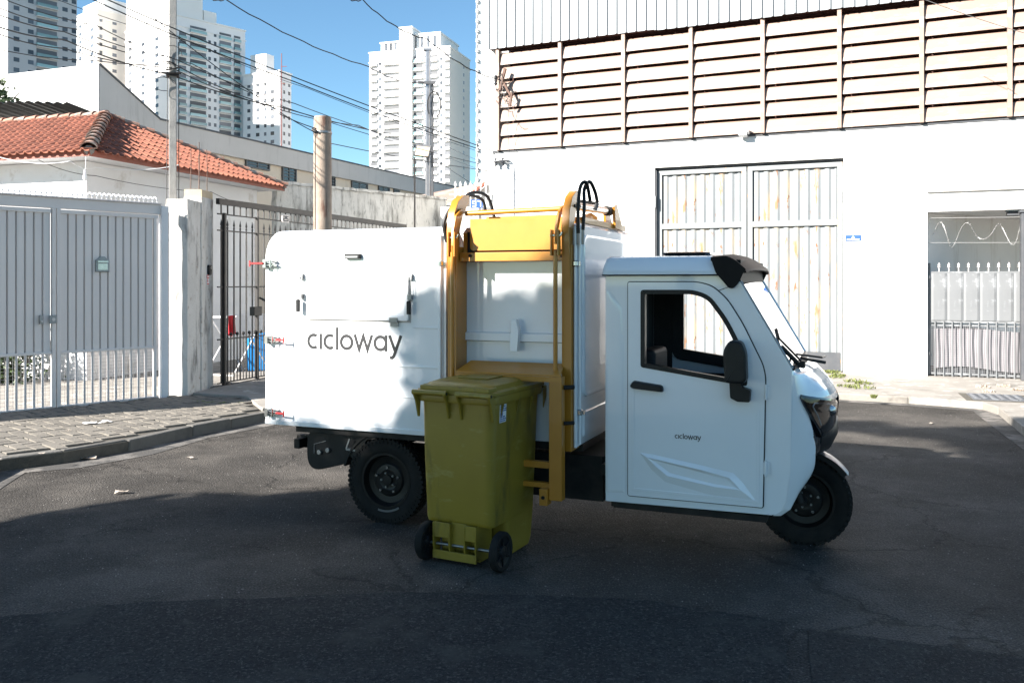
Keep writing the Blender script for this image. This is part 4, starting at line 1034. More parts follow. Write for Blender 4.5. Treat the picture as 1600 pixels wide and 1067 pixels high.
wire([(-40, 8, 9), (100, 50, 10.6), (268, 98, 12.7), (400, 158, 12.9), (500, 203, 13.1)], .010, 'cable from the left edge over the square pole clamp to the round pole', .04)
wire([(-40, -4, 9), (120, 46, 10.8), (268, 90, 12.7), (460, 162, 14), (660, 226, 20)], .009, 'cable running from the left edge past both concrete poles to the slim pole', .05)
wire([(-40, 28, 9), (100, 62, 10.6), (268, 117, 12.7), (440, 168, 14), (640, 214, 19)], .012, 'thick sagging cable tied at the clamp of the square utility pole', .05)
wire([(-40, -20, 9), (150, 40, 10.8), (300, 100, 12.7), (480, 180, 14), (776, 262, WC)], .008, 'long thin cable passing between the poles down to the insulators', .05)
wire([(-40, -34, 9), (90, 0, 10.8), (300, 66, 12.7), (480, 138, 14), (776, 246, WC)], .006, 'very thin upper cable crossing over the towers at the left', .04)
wire([(-40, 38, 9), (100, 76, 10.6), (268, 106, 12.7), (420, 166, 13.8), (560, 196, 16), (650, 224, 20)], .010, 'drooping cable below the thick one left of the square pole', .05)
wire([(300, -25, 16), (352, 0, 17), (577, 105, 20), (662, 129, 22.3)], .016, 'twisted black cable sweeping down to the top of the slim pole', .12, twist=.012)
wire([(520, -25, 15), (566, 0, 15.6), (668, 62, 16.8), (784, 126, 17.2)], .014, 'twisted black cable sweeping down to the bracket on the louvres', .12, twist=.012)
wire([(1430, -6, 13), (1600, 52, 12)], .007, 'thin cable crossing the upper right corner before the louvres', .02)
wire([(668, 238, 22.2), (745, 292, 19.5), (790, 330, 18)], .008, 'thin drop cable falling from the slim pole to the right', .03)
wire([(672, 215, 22.2), (776, 262, WC)], .006, 'short thin cable from the slim pole to the warehouse corner', .04)
wire([(672, 232, 22.2), (776, 272, WC)], .006, 'lowest short cable from the slim pole to the warehouse corner', .06)
# insulators and bracket at the warehouse corner
for (px, py, lab) in ((782, 250, 'insulator cluster holding cables at the foot of the louvre corner'),):
    ix, iz = WF.at(px, py)
    o = empty('cable_insulator', WF.w(ix, -.02, iz), WF.ang, lab, 'insulator')
    q = MB()
    for x in (-.06, .10): q.lathe([(.01, -.14), (.035, -.12), (.02, -.09), (.04, -.06), (.02, -.03), (.035, 0), (.01, .03)], Matrix.Translation((x, -.08, 0)), 10, closed=False)
    q.build('insulators', MT['darkgrey'], o, smooth=50)
    q = MB(); q.box(-.16, .2, -.1, .0, -.03, -.01); q.tube([(.22+.09*math.cos(t*.5), -.06, .0+.09*math.sin(t*.5)) for t in range(13)], .004, 4)
    q.tube([(-.2+.1*math.cos(t*.5), -.06, -.05+.12*math.sin(t*.5)) for t in range(13)], .004, 4); q.tube([(0, -.05, -.14), (.04, -.04, -.5), (.02, -.04, -.7)], .004, 4); q.build('bracket', MT['steel'], o)
ix, iz = WF.at(790, 128)
o = empty('cable_bracket', WF.w(ix, -.10, iz), WF.ang, 'rusty cable bracket with loose wires hanging on the left end of the louvres', 'bracket')
q = MB(); q.cbox((.02, -.1, .0), (.05, .05, .44), Matrix.Rotation(R_(16), 3, 'Y')); q.cbox((.12, -.1, -.2), (.04, .04, .34), Matrix.Rotation(R_(-30), 3, 'Y')); q.cbox((.2, -.1, -.42), (.04, .04, .26), Matrix.Rotation(R_(8), 3, 'Y')); q.build('struts', MT['rod'], o)
q = MB()
rs = random.Random(5)
for k in range(6):
    p = Vector((-.1, -.1, .05)); pts = [p.copy()]
    for t in range(9): p = p+Vector((rs.uniform(-.06, .1), rs.uniform(-.02, .02), rs.uniform(-.14, .05))); pts.append(p.copy())
    q.tube(pts, .006, 4)
q.tube([(.16, -.11, -.5), (.14, -.11, -1.0), (.15, -.05, -1.45)], .005, 4); q.build('loose_wires', MT['wire'], o)
q = MB()
for z in (-.05, .04): q.lathe([(.01, -.06), (.04, -.03), (.02, 0), (.04, .03), (.01, .06)], Matrix.Translation((-.12, -.12, z)), 10, closed=False)
q.build('insulators', MT['darkgrey'], o)
# ================================================================== CARGO TRICYCLE
TF = Frame(tuple(gp(605, 818).xy), (.926, -.378))
tk = empty('cargo_tricycle', (TF.o.x, TF.o.y, 0), TF.ang, 'white electric cargo tricycle with a closed waste box, yellow bin lifter and small cab', 'tricycle')
tp = lambda px, py, off=-.04: TF.at(px, py, off)
S3 = lambda u, v, d: Vector((u, d, v))               # (along, height, depth)
p0, p1 = -.04, 1.31
a0 = tp(415, 500)[0]; a1 = tp(697, 500)[0]; a2 = tp(893, 500)[0]; a3 = tp(906, 500)[0]
zb, zt = .635, 2.04
MB.box_ = MB.box
def rounded_section(a_, r, y0=p0, y1=p1, z0=zb, z1=zt):
    pts = [(y0, z0)] + [(y0+r-r*math.cos(R_(t)), z1-r+r*math.sin(R_(t))) for t in range(0, 91, 15)] + [(y1-r+r*math.sin(R_(t)), z1-r+r*math.cos(R_(t))) for t in range(0, 91, 15)] + [(y1, z0)]
    return [Vector((a_, y, z)) for y, z in pts]
def shrink(ring, k, a_):
    c = Vector((a_, (p0+p1)/2, (zb+zt)/2)); return [Vector((a_, p.y, min(p.z, zt-k))) for p in ring]
box = MB(); rs_ = []
for t in range(0, 91, 10):                            # rear end rounds over at the top
    k = .13*(1-math.sin(R_(t))); aa = a0+.10*(1-math.cos(R_(t))); rs_.append([Vector((aa, p.y, zt-k-(zt-p.z) if p.z > zb+.2 else p.z)) for p in rounded_section(aa, .075)])
rs_.append(rounded_section(a1, .075)); box.loft(rs_)
body = box.build('cargo_box', MT['truck'], tk, smooth=35)
m = MB(); m.loft([rounded_section(a1+.001, .075, p0+.115, p1), rounded_section(a2-.001, .075, p0+.115, p1)]); m.build('hopper_wall', MT['truck'], body, smooth=35)
m = MB(); m.loft([rounded_section(a2, .075), rounded_section(a3-.02, .075), rounded_section(a3, .055, p0+.02, p1-.02, zb+.015, zt-.02)]); m.build('front_bulkhead', MT['truck'], body, smooth=35)
# embossed panel on the front face
def emboss(mb, rings): mb.loft(rings, cap=True)
def fr_ring(y0, y1, z0, z1, a_, r=.08): return [Vector((a_, y, z)) for y, z in rpoly([(y0, z0), (y1, z0), (y1, z1), (y0, z1)], r, 4)]
m = MB(); emboss(m, [fr_ring(p0+.05, p1-.05, zb+.30, zt-.07, a3-.003), fr_ring(p0+.055, p1-.055, zb+.305, zt-.075, a3+.012), fr_ring(p0+.07, p1-.07, zb+.32, zt-.09, a3+.016)]); m.build('front_panel', MT['truck'], body, smooth=50)
m = MB(); emboss(m, [fr_ring(p0+.05, p1-.05, zb+.05, zb+.22, a3-.003, .02), fr_ring(p0+.06, p1-.06, zb+.06, zb+.21, a3+.012, .02)]); m.build('front_panel', MT['truck'], body, smooth=50)
m = MB()
for z, h in ((.88, .010), (1.088, .013)): m.box(a0+.12, a1-.04, p0-.005, p0-.0005, z, z+h)
m.box(tp(645, 510)[0], a1-.04, p0-.005, p0-.0005, 1.355, 1.365)
m.box(a0+.02, a0+.035, p0-.005, p0-.0005, zb+.02, zt-.16)
m.box(a1-.035, a1-.02, p0-.007, p0-.0005, zb+.0, zt-.1)
m.build('folded_seam', MT['truck'], body, bevel=.002)
m = MB(); m.box(a0+.0, a1, p0-.008, p0-.0005, zb-.0, zb+.035); m.build('lower_flange', MT['truck'], body, bevel=.003)
# curved roof seam
q = MB(); xs = tp(478, 500)[0]; q.tube([(xs+.05*(1-math.sin(R_(t)))-.02, p0-.001+.0*t, zt-.32+.28*math.sin(R_(t))) for t in range(0, 91, 10)]+[(xs+.03, p0+.08, zt+.001), (xs+.03, p1-.08, zt+.001)], .004, 5); q.build('roof_seam', MT['eave'], body)
# hatch
ha0, hz1 = tp(481, 429); ha1, hz0 = tp(640, 504)
hz0 = tp(560, 500)[1]; hz1 = tp(560, 432)[1]
m = MB()
def hr(o_, d): return [Vector((x, d, z)) for x, z in rpoly([(ha0+o_, hz0+o_), (ha1-o_, hz0+o_), (ha1-o_, hz1-o_), (ha0+o_, hz1-o_)], .012, 2)]
m.loft([hr(0, p0-.0005), hr(0, p0-.014), hr(.004, p0-.018), hr(.035, p0-.018), hr(.042, p0-.012)])
m.build('hatch', MT['truck'], body, smooth=30)
m = MB(); t_ = .012; m.box(ha0-t_, ha1+t_, p0-.003, p0-.0006, hz0-t_, hz0); m.box(ha0-t_, ha1+t_, p0-.003, p0-.0006, hz1, hz1+t_); m.box(ha0-t_, ha0, p0-.003, p0-.0006, hz0, hz1); m.box(ha1, ha1+t_, p0-.003, p0-.0006, hz0, hz1)
m.build('hatch_gap', MT['parapet'], body)
for px, py in ((617, 503),):
    x, z = tp(px, py); m = MB(); m.box(x-.032, x+.032, p0-.024, p0-.0185, z+.004, z+.030); m.box(x-.032, x+.032, p0-.010, p0-.0005, z-.030, z-.004)
    m.tube([(x-.034, p0-.02, z), (x+.034, p0-.02, z)], .005, 6); hg = m.build('hinge', MT['steel'], body)
    m = MB()
    for dx in (-.02, .02):
        for dz in (-.018, .018): m.cbox((x+dx, p0-.026 if dz > 0 else p0-.012, z+dz), (.006, .004, .006))
    m.build('rivets', MT['steel'], body)
# marker lamp above the hatch
x, z = tp(553, 401)
m = MB(); m.box(x-.062, x+.062, p0-.030, p0-.0005, z-.016, z+.020); m.build('marker_lamp', MT['blackp'], body, bevel=.005)
m = MB(); m.box(x-.050, x+.050, p0-.034, p0-.0305, z-.010, z+.004); m.build('marker_lens', MT['silver'], body)
# toggle latches with black grips either side of the hatch
def toggle(px, py0, py1, lean):
    x, z1_ = tp(px, py0); z0_ = tp(px, py1)[1]; L = z1_-z0_
    q = MB(); q.box(x-.012, x+.012, p0-.022, p0-.0005, z1_-.04, z1_); q.tube([(x-.010, p0-.03, z1_-.02), (x-.010, p0-.032, z1_-.16)], .003, 5); q.tube([(x+.010, p0-.03, z1_-.02), (x+.010, p0-.032, z1_-.16)], .003, 5)
    q.box(x-.014, x+.014, p0-.036, p0-.0005, z1_-.175, z1_-.14); o = q.build('latch', MT['steel'], body)
    q = MB(); q.loft([[Vector((x+lean+sx*w_, p0-d, z)) for sx, d in ((-1, .030), (1, .030), (1, .048), (-1, .048))] for w_, z in ((.009, z0_+.09), (.014, z0_+.08), (.013, z0_+.0))]); q.build('grip', MT['blackp'], body, bevel=.003)
toggle(473, 428, 487, -.012); toggle(643, 428, 491, 0)
# rear door clamps with red grips
def clamp(px, py, sgn, L=.10):
    x, z = tp(px, py); q = MB()
    q.box(x-.02, x+.05, p0-.03, p0-.001, z-.022, z-.012); q.box(x-.02, x+.05, p0-.03, p0-.001, z+.012, z+.02)
    q.tube([(x-.03, p0-.035, z+.01), (x+.05, p0-.04, z)], .006, 6); q.tube([(x-.03, p0-.035, z-.01), (x+.07, p0-.04, z-.008)], .004, 6); q.tube([(x+.02, p0-.045, z-.03), (x+.02, p0-.045, z+.03)], .007, 6)
    q.box(x-.045, x-.02, p0-.05, p0+.01, z-.03, z+.03); q.build('clamp', MT['chrome'], body)
    x1_ = x+(.06 if sgn > 0 else -.04)
    q = MB(); q.tube([(x1_, p0-.055, z), (x1_+sgn*L, p0-.060, z)], .0075, 6); q.tube([(x1_+sgn*L, p0-.060, z-.022), (x1_+sgn*L, p0-.060, z+.022)], .0055, 6); q.build('clamp_grip', MT['red'], body)
clamp(425, 412, -1, .11); clamp(428, 530, 1, .07); clamp(428, 643, 1, .07)
# vertical rods with collar
def rod(px, off, z0_, z1_, r, zc_):
    x, _ = tp(px, 500, off); q = MB(); q.tube([(x, off, z0_), (x, off, z1_)], r, 10); q.build('locking_rod', MT['truck'], body, smooth=50)
    q = MB(); q.lathe([(r+.001, -.02), (r+.012, -.012), (r+.012, .012), (r+.001, .02)], Matrix.Translation((x, off, zc_)), 12); q.box(x-.03, x+.03, off+.004, off+.02, zc_-.014, zc_+.014); q.build('rod_collar', MT['chrome'], body, smooth=40)
x = tp(689, 410)[1]; rod(688, p0-.012, zb+.02, zt-.06, .011, tp(689, 412)[1]); rod(899, p0-.014, zb+.0, zt-.03, .011, tp(903, 412)[1]); rod(906, p0+.005, zb+.02, zt-.03, .009, tp(903, 644)[1])
# channel and bracket on the hopper wall
py_ = p0+.115
xa, zc = tp(718, 524, py_); xb, _ = tp(884, 524, py_)
m = MB(); m.loft([[Vector((x, d, z)) for d, z in ((py_-.0005, zc-.035), (py_-.028, zc-.026), (py_-.028, zc+.022), (py_-.0005, zc+.030))] for x in (a1+.03, a2-.03)]); m.build('stiffening_channel', MT['truck'], body, smooth=20)
xc, zz = tp(806, 525, py_-.04)
m = MB(); m.prism([(xc-.03, zz-.10), (xc+.022, zz-.10), (xc+.034, zz+.04), (xc+.014, zz+.11), (xc-.016, zz+.11), (xc-.03, zz-.02)], S3, py_-.075, py_-.03); m.build('stiffening_bracket', MT['truck'], body, bevel=.004)
# hydraulic hoses and lifter live on the frame part
ch = MB()
ch.box(-.90, 2.45, .20, .27, .43, .52); ch.box(-.90, 2.45, .99, 1.06, .43, .52)
for x in (-.85, -.2, .5, .9, 1.5): ch.box(x, x+.05, .10, 1.16, .44, .51)
ch.box(a0+.25, a1, p0+.02, p1-.02, zb-.045, zb-.003); ch.box(a1, a3-.02, p0+.12, p1-.02, zb-.05, zb-.003)
ch.box(.75, 1.50, .15, 1.1, .26, .55)               # battery and controller box
ch.box(1.58, 2.50, .05, 1.2, .265, .295)
ch.tube([(0, .1, .28), (0, 1.15, .28)], .045, 10)
ch.lathe([(.06, .45), (.15, .5), (.17, .6), (.15, .7), (.06, .75)], Matrix.Translation((0, 0, .28)) @ Matrix.Rotation(R_(-90), 4, 'X'), 20)
for sx in (-.42, -.36, -.30): pass
for i in range(4): ch.box(-.42+.03*i, .42-.03*i, .16, .22, .40-.014*i-.012, .40-.014*i)
ch.tube([(.45, .3, .28), (.55, 1.0, .42)], .02, 6); ch.tube([(.6, .25, .35), (1.4, .35, .30)], .015, 6)
frm = ch.build('chassis', MT['chassis'], tk, bevel=.004)
# front fork
q = MB(); fw = 2.695; fy = .634
for s_ in (-1, 1): q.tube([(fw-.02, fy+s_*.115, .28), (fw-.16, fy+s_*.115, .75)], .028, 10)
q.tube([(fw-.16, fy-.13, .75), (fw-.16, fy+.13, .75)], .035, 10); q.tube([(fw-.16, fy, .74), (fw-.30, fy, 1.05)], .035, 10); q.tube([(fw, fy-.13, .28), (fw, fy+.13, .28)], .018, 8)
q.build('front_fork', MT['chassis'], tk, smooth=40)

# wheels --------------------------------------------------------------
def wheel(x, y, r, wd, side, steer=0, lug=True, label=None):
    root = bpy.data.objects.new('wheel', None); C.objects.link(root); root.parent = tk; root.location = (x, y, r-.004); root.rotation_euler = (0, 0, steer)
    if label: root['label'] = label
    M = Matrix.Rotation(R_(90) if side < 0 else R_(-90), 4, 'X')       # lathe axis: +z -> outwards (side)
    h = wd/2; q = MB()
    q.lathe([(r*.62, -h*.62), (r*.70, -h*.88), (r*.86, -h*.98), (r*.955, -h*.88), (r*.985, -h*.6), (r*.99, 0), (r*.985, h*.6), (r*.955, h*.88), (r*.86, h*.98), (r*.70, h*.88), (r*.62, h*.62)], M, 56)
    q.build('tyre', MT['rubber'], root, smooth=50)
    q = MB(); n = 54 if lug else 46
    for k in range(n):
        a = 2*math.pi*k/n
        for b, sk in ((-.80, .5), (-.28, 0), (.28, 0), (.80, -.5)):
            aa = a+(math.pi/n if b in (-.28, .80) else 0)
            c = M @ Vector((r*.992*math.cos(aa) if abs(b) < .5 else r*.975*math.cos(aa), (r*.992 if abs(b) < .5 else r*.975)*math.sin(aa), h*b))
            Rm = (M.to_3x3() @ Matrix.Rotation(aa, 3, 'Z') @ Matrix.Rotation(sk*.35, 3, 'X'))
            q.cbox(c, (.014 if abs(b) < .5 else .020, .021 if lug else .024, h*.40), Rm)
        if lug:
            c = M @ Vector((r*.925*math.cos(a), r*.925*math.sin(a), h*.955)); q.cbox(c, (.030, .014, .008), M.to_3x3() @ Matrix.Rotation(a, 3, 'Z'))
    o = q.build('tread_blocks', MT['rubber'], root); o['kind'] = 'stuff'
    q = MB(); q.lathe([(r*.63, h*.60), (r*.655, h*.80), (r*.60, h*.80), (r*.565, h*.45), (r*.54, h*.15), (r*.40, h*.05), (r*.36, h*.22), (r*.24, h*.30), (r*.20, h*.22), (r*.12, h*.24), (r*.115, h*.5), (.0, h*.52)], M, 40, closed=False, cap=False); q.build('rim', MT['rimpaint'], root, smooth=30)
    q = MB(); q.disc(M, .0095, -.01, .018, 6); nut = q.build('wheel_nut', MT['chrome'], root); q = MB(); q.disc(M, .007, -.01, .012, 6); hb = q.build('hub_bolt', MT['steel'], root)
    for k in range(5):
        a = 2*math.pi*k/5+.3; c = M @ Vector((r*.30*math.cos(a), r*.30*math.sin(a), h*.30)); a += .35; c2 = M @ Vector((r*.17*math.cos(a), r*.17*math.sin(a), h*.26))
        if k == 0: nut.location = c; hb.location = c2
        else: inst(nut, root, c); inst(hb, root, c2)
    return root
w1 = wheel(-.02, .065, .295, .13, -1)
wheel(-.02, 1.205, .295, .13, 1); wf = wheel(fw, fy, .283, .115, -1, steer=R_(3), lug=False)
# worn white print on the rear tyre's sidewall
q = MB(); pts = [(R_(245+4*i)) for i in range(13)]
q.add([Vector((rr*math.cos(a+R_(10)), -.0662 if rr < .205 else -.0655, rr*math.sin(a+R_(10)))) for a in pts for rr in (.198, .212)], [(2*i, 2*i+1, 2*i+3, 2*i+2) for i in range(12)])
q.build('sidewall_print', MT['silver'], w1, recalc=False)
# front mudguard
q = MB()
def mg(r, w_): return lambda u, v: Vector((fw+r*math.cos(R_(34+62*u)), fy+(v-.5)*w_*(1-.25*(abs(u-.5)*2)**3), .283+r*math.sin(R_(34+62*u))+.012*math.cos((v-.5)*math.pi)))
g = MB(); nu, nv = 20, 6
A_ = [mg(.318, .13)(i/nu, j/nv) for j in range(nv+1) for i in range(nu+1)]; B_ = [mg(.306, .12)(i/nu, j/nv) for j in range(nv+1) for i in range(nu+1)]
g.add(A_, [(j*(nu+1)+i, j*(nu+1)+i+1, (j+1)*(nu+1)+i+1, (j+1)*(nu+1)+i) for j in range(nv) for i in range(nu)]); g.build('mudguard', MT['silver'], tk, smooth=60)
g = MB(); g.add(B_, [(j*(nu+1)+i, j*(nu+1)+i+1, (j+1)*(nu+1)+i+1, (j+1)*(nu+1)+i) for j in range(nv) for i in range(nu)])
for s_ in (-1, 1): g.prism(arc(fw, .283, .316, 36, 96, 12)+arc(fw, .283, .285, 96, 36, 12), S3, fy+s_*.064, fy+s_*.070)
g.build('mudguard_liner', MT['blackp'], tk, smooth=60)
# rear bumper plate with lamps, mudguards
bx0, bzz = tp(478, 706, .02)
q = MB(); q.prism(rpoly([(bx0, .29), (bx0+.34, .38), (bx0+.52, .55), (bx0+.52, .63), (bx0+.0, .63)], [.14, .05, .05, .02, .14], 6), S3, .035, .060)
q.box(bx0+.012, bx0+.04, .061, 1.22, .50, .60); bp2 = q.build('rear_bumper', MT['blackp'], tk, bevel=.004)
q = MB(); q.prism(arc(0, .283, .36, 60, 165, 16)+arc(0, .283, .345, 165, 60, 16), S3, -.01, .16); q.prism([(-.33, .45), (-.20, .60), (.05, .62), (.0, .60), (-.16, .57), (-.27, .43)], S3, .0, .012); q.build('rear_mudguard', MT['chassis'], tk, smooth=30)
for i, (px, py) in enumerate(((500, 706), (513, 703))):
    x, z = tp(px, py, .03); q = MB(); q.disc(Matrix.Translation((x, .034, z)) @ Matrix.Rotation(R_(90), 4, 'X'), .017, 0, .02, 14); q.build('bumper_bolt', MT['steel'], bp2, bevel=.003)
q = MB(); x, z = tp(491, 700, .03); q.tube([(x, .03, z-.04), (x, .03, z+.03), (x+.10, .03, z+.06)], .003, 4); q.build('bumper_edge', MT['silver'], bp2)
q = MB(); x, z = tp(545, 695, .0); q.tube([(x-.02, -.0, z-.03), (x+.01, -.0, z+.045)], .009, 6); q.tube([(x-.02, .0, z-.03), (x+.05, .01, z-.035)], .012, 6); q.build('stay_rod', MT['steel'], tk)

# ------------------------------------------------------------------ bin lifter (yellow)
def part(mb, name, mt, par, **k): return mb.build(name, MT[mt], par, **k)
lf = bpy.data.objects.new('bin_lifter', None); C.objects.link(lf); lf.parent = tk; lf.location = (0, 0, 0)
la0 = tp(700, 500, -.09)[0]; lb1 = tp(893, 500, -.09)[0]; rw_ = .062
horn = [(-.095, 1.62), (-.115, 1.86), (-.125, 2.0), (-.105, 2.12), (-.05, 2.20), (.03, 2.245), (.12, 2.255), (.12, 2.195), (.08, 2.17), (.02, 2.11), (-.02, 2.02), (-.03, 1.90), (-.03, 1.62)]
for xx in (la0, lb1-rw_):
    q = MB(); q.box(xx, xx+rw_, -.095, -.075, zb-.02, 1.90); q.box(xx, xx+.01, -.0745, p0+.11, zb-.02, 1.90); q.box(xx+rw_-.01, xx+rw_, -.0745, p0+.11, zb-.02, 1.90); part(q, 'guide_rail', 'yellow', lf, bevel=.002)
    q = MB(); q.prism(horn, lambda u, v, d: Vector((d, u, v)), xx+.006, xx+rw_-.006); part(q, 'curved_guide', 'yellow', lf, bevel=.003)
x0_, x1_ = la0+rw_+.004, lb1-rw_-.004
fa, fz0 = tp(735, 392, -.03); fz1 = tp(800, 341, -.03)[1]; fz0 = tp(800, 391, -.03)[1]; fb = tp(903, 360, -.03)[0]-.01
q = MB(); q.prism(rpoly([(fa, fz0), (x1_+.0, fz0), (x1_+.0, fz1), (fa, fz1)], [.03, .03, .004, .004], 5), S3, -.035, -.027); part(q, 'flap', 'yellow', lf, bevel=.002)
z1_ = tp(800, 394, -.03)[1]; z0_ = tp(800, 408, -.03)[1]
q = MB(); q.box(x0_, x1_, -.05, .02, z0_, z1_); part(q, 'upper_beam', 'yellow', lf, bevel=.003)
for px in (735, 878):
    x, z = tp(px, 400, -.05); q = MB(); q.disc(Matrix.Translation((x, -.051, z)) @ Matrix.Rotation(R_(90), 4, 'X'), .011, 0, .010, 6); part(q, 'bolt', 'chassis', lf)
q = MB(); q.prism(arc(x0_, 0, 1, 0, 1, 1) and [(.0, 1.83), (.0, 1.93), (-.01, 1.99), (.05, 2.03), (.09, 2.0), (.09, 1.83)], lambda u, v, d: Vector((d, u, v)), x0_+.004, x0_+.03); part(q, 'inner_guide', 'yellow', lf)
q = MB(); q.box(x0_+.03, x1_, .01, .03, z1_+.001, 2.0); part(q, 'hopper_mouth_shade', 'trim', lf)  # dark plate stands in for the shade inside the hopper opening
# arm tube
tz = tp(800, 331, -.02)[1]
xr = tp(868, 500, -.15)[0]; xl = tp(707, 400, -.15)[0]
q = MB(); q.tube([(xl+.02, .01, tz), (xr+.03, .01, tz+.012)], .017, 10); part(q, 'arm_tube', 'yellow', lf, smooth=50)
for x in (xl, xr):
    q = MB(); pr = [(-.165, 1.90), (-.160, 2.0), (-.115, 2.10), (-.04, 2.15), (.03, 2.155), (.03, 2.125), (-.03, 2.115), (-.085, 2.07), (-.125, 1.99), (-.135, 1.90)]
    q.prism(pr, lambda u, v, d: Vector((d, u, v)), x-.003, x+.012); part(q, 'arm_plate', 'yellow', lf, bevel=.002)
    q = MB()
    for s_ in (-1, 1): q.box(x+s_*.022-.005, x+s_*.022+.005, -.175, -.13, 1.83, 1.99)
    part(q, 'clevis', 'yellow', lf, bevel=.002)
    q = MB(); q.tube([(x-.034, -.152, 1.955), (x+.034, -.152, 1.955)], .010, 8); q.tube([(x+.034, -.152, 1.955), (x+.042, -.152, 1.975)], .006, 6); part(q, 'clevis_pin', 'chrome', lf, smooth=40)
    q = MB(); q.tube([(x, -.152, 1.86), (x, -.152, .74)], .0145, 10); part(q, 'lift_rod', 'yellow', lf, smooth=50)
    q = MB(); q.tube([(x, -.152, .74), (x, -.152, .64)], .008, 8); part(q, 'rod_thread', 'steel', lf, smooth=50)
    q = MB(); q.box(x-.012, x+.012, -.165, -.14, .50, .64); q.tube([(x-.02, -.16, .47), (x-.005, -.175, .44), (x+.015, -.16, .45)], .010, 6); part(q, 'rod_end', 'yellow', lf, bevel=.002)
# tray
ta0 = tp(716, 575, -.18)[0]; ta1 = tp(880, 575, -.18)[0]; tzt = 1.155
tc = tp(722, 557, -.05)[0]
q = MB(); q.loft([[Vector((ta0+.03, -.05, tzt+.0)), Vector((ta1-.04, -.05, tzt+.0)), Vector((ta1, -.22, tzt-.055)), Vector((ta0, -.22, tzt-.055))], [Vector((ta0+.03, -.05, tzt-.012)), Vector((ta1-.04, -.05, tzt-.012)), Vector((ta1, -.22, tzt-.067)), Vector((ta0, -.22, tzt-.067))]]); part(q, 'tray_top', 'yellow', lf, bevel=.002)
q = MB(); q.box(ta0, ta1, -.218, -.212, tzt-.10, tzt-.068); part(q, 'tray_lip', 'yellow', lf)
vb = tp(858, 640, -.20)[0]; vc = tp(878, 640, -.20)[0]
q = MB(); q.box(vb, vc, -.205, -.14, .33, tzt-.068); part(q, 'tray_post', 'yellow', lf, bevel=.003)
q = MB(); q.box(ta0+.005, ta0+.07, -.205, -.14, .33, tzt-.068); part(q, 'tray_post', 'yellow', lf, bevel=.003)
for z in (.52, .40):
    q = MB(); q.box(ta0+.07, vb, -.19, -.15, z, z+.04 if z > .5 else z+.03); part(q, 'cross_bar', 'yellow', lf, bevel=.002)
q = MB(); q.box(vb-.055, vb-.002, -.23, -.15, .30, .40); part(q, 'stop_block', 'yellow', lf, bevel=.003)
q = MB(); q.disc(Matrix.Translation((vb-.028, -.231, .35)) @ Matrix.Rotation(R_(90), 4, 'X'), .012, 0, .008, 6)
q.tube([(vc, -.17, 1.02), (vc+.05, -.12, 1.02)], .014, 8); q.tube([(vc, -.17, .80), (vc+.05, -.12, .80)], .012, 8); part(q, 'pivot_bolt', 'chassis', lf)
# roof frame, cylinder and brackets
hxp = lambda px, py, off: tp(px, py, off)
q = MB(); q.box(la0+.10, la0+.62, .30, .36, 2.045, 2.12); q.box(la0+.15, la0+.22, .38, .60, 2.045, 2.11); q.box(la0+.35, la0+.42, .38, .60, 2.045, 2.11); q.box(lb1-.05, lb1+.02, .10, 1.15, 2.045, 2.085); part(q, 'roof_frame', 'yellow', lf, bevel=.003)
ca, cz = tp(922, 338, .05); cb, cz2 = tp(965, 322, .55)
ca = a3-.05
q = MB(); q.tube([(ca, .06, 2.15), (ca, .72, 2.17)], .026, 14); part(q, 'hydraulic_cylinder', 'chrome', lf, smooth=50)
q = MB(); q.tube([(ca, -.02, 2.145), (ca, .06, 2.15)], .013, 8); q.tube([(ca, .72, 2.17), (ca, .82, 2.175)], .034, 12); q.tube([(ca-.03, .12, 2.19), (ca-.03, .55, 2.21)], .012, 8); part(q, 'cylinder_ends', 'chassis', lf, smooth=50)
q = MB(); q.prism([(.78, 2.20), (.84, 2.22), (.98, 2.08), (.96, 2.045), (.80, 2.05)], lambda u, v, d: Vector((d, u, v)), ca-.04, ca-.02); q.prism([(.78, 2.20), (.84, 2.22), (.98, 2.08), (.96, 2.045), (.80, 2.05)], lambda u, v, d: Vector((d, u, v)), ca+.03, ca+.05)
q.prism([(.45, 2.042), (.45, 2.12), (.6, 2.15), (.76, 2.13), (.76, 2.042)], lambda u, v, d: Vector((d, u, v)), ca-.09, ca-.07); q.box(ca-.12, ca+.02, .05, 1.1, 2.0415, 2.06); part(q, 'cylinder_bracket', 'yellow', lf, bevel=.002)
def hose(pts, r=.013, name='hose'):
    P = [Vector(p) for p in pts]; out_ = []
    for i in range(len(P)-1):
        a_, b_, c_, d_ = P[max(i-1, 0)], P[i], P[i+1], P[min(i+2, len(P)-1)]
        for k in range(10):
            t = k/10; out_.append(.5*((2*b_)+(c_-a_)*t+(2*a_-5*b_+4*c_-d_)*t*t+(-a_+3*b_-3*c_+d_)*t**3))
    out_.append(P[-1]); fine = []
    for a_, b_ in zip(out_, out_[1:]):
        fine += [a_, a_.lerp(b_, .5)]
    q = MB(); q.tube(fine, [r*(1.0 if i % 2 else .84) for i in range(len(fine))], 8); part(q, name, 'blackp', lf, smooth=60)
hose([(la0-.03, -.05, 1.93), (la0-.045, -.06, 2.05), (la0-.02, -.03, 2.14), (la0+.02, .02, 2.22)])
hose([(la0-.01, -.03, 1.90), (la0-.03, -.045, 2.03), (la0-.0, -.01, 2.13)], .011)
hose([(la0+.0, .06, 2.20), (la0+.02, .25, 2.285), (la0+.06, .42, 2.27), (la0+.08, .50, 2.12)])
hose([(la0+.02, .04, 2.20), (la0+.03, .18, 2.26), (la0+.06, .33, 2.24), (la0+.07, .36, 2.16)], .012)
xh = lb1+.035
hose([(xh, -.06, 1.97), (xh+.0, -.065, 2.12), (xh+.01, -.05, 2.26), (xh+.04, -.02, 2.285), (xh+.05, .03, 2.17)], .0125)
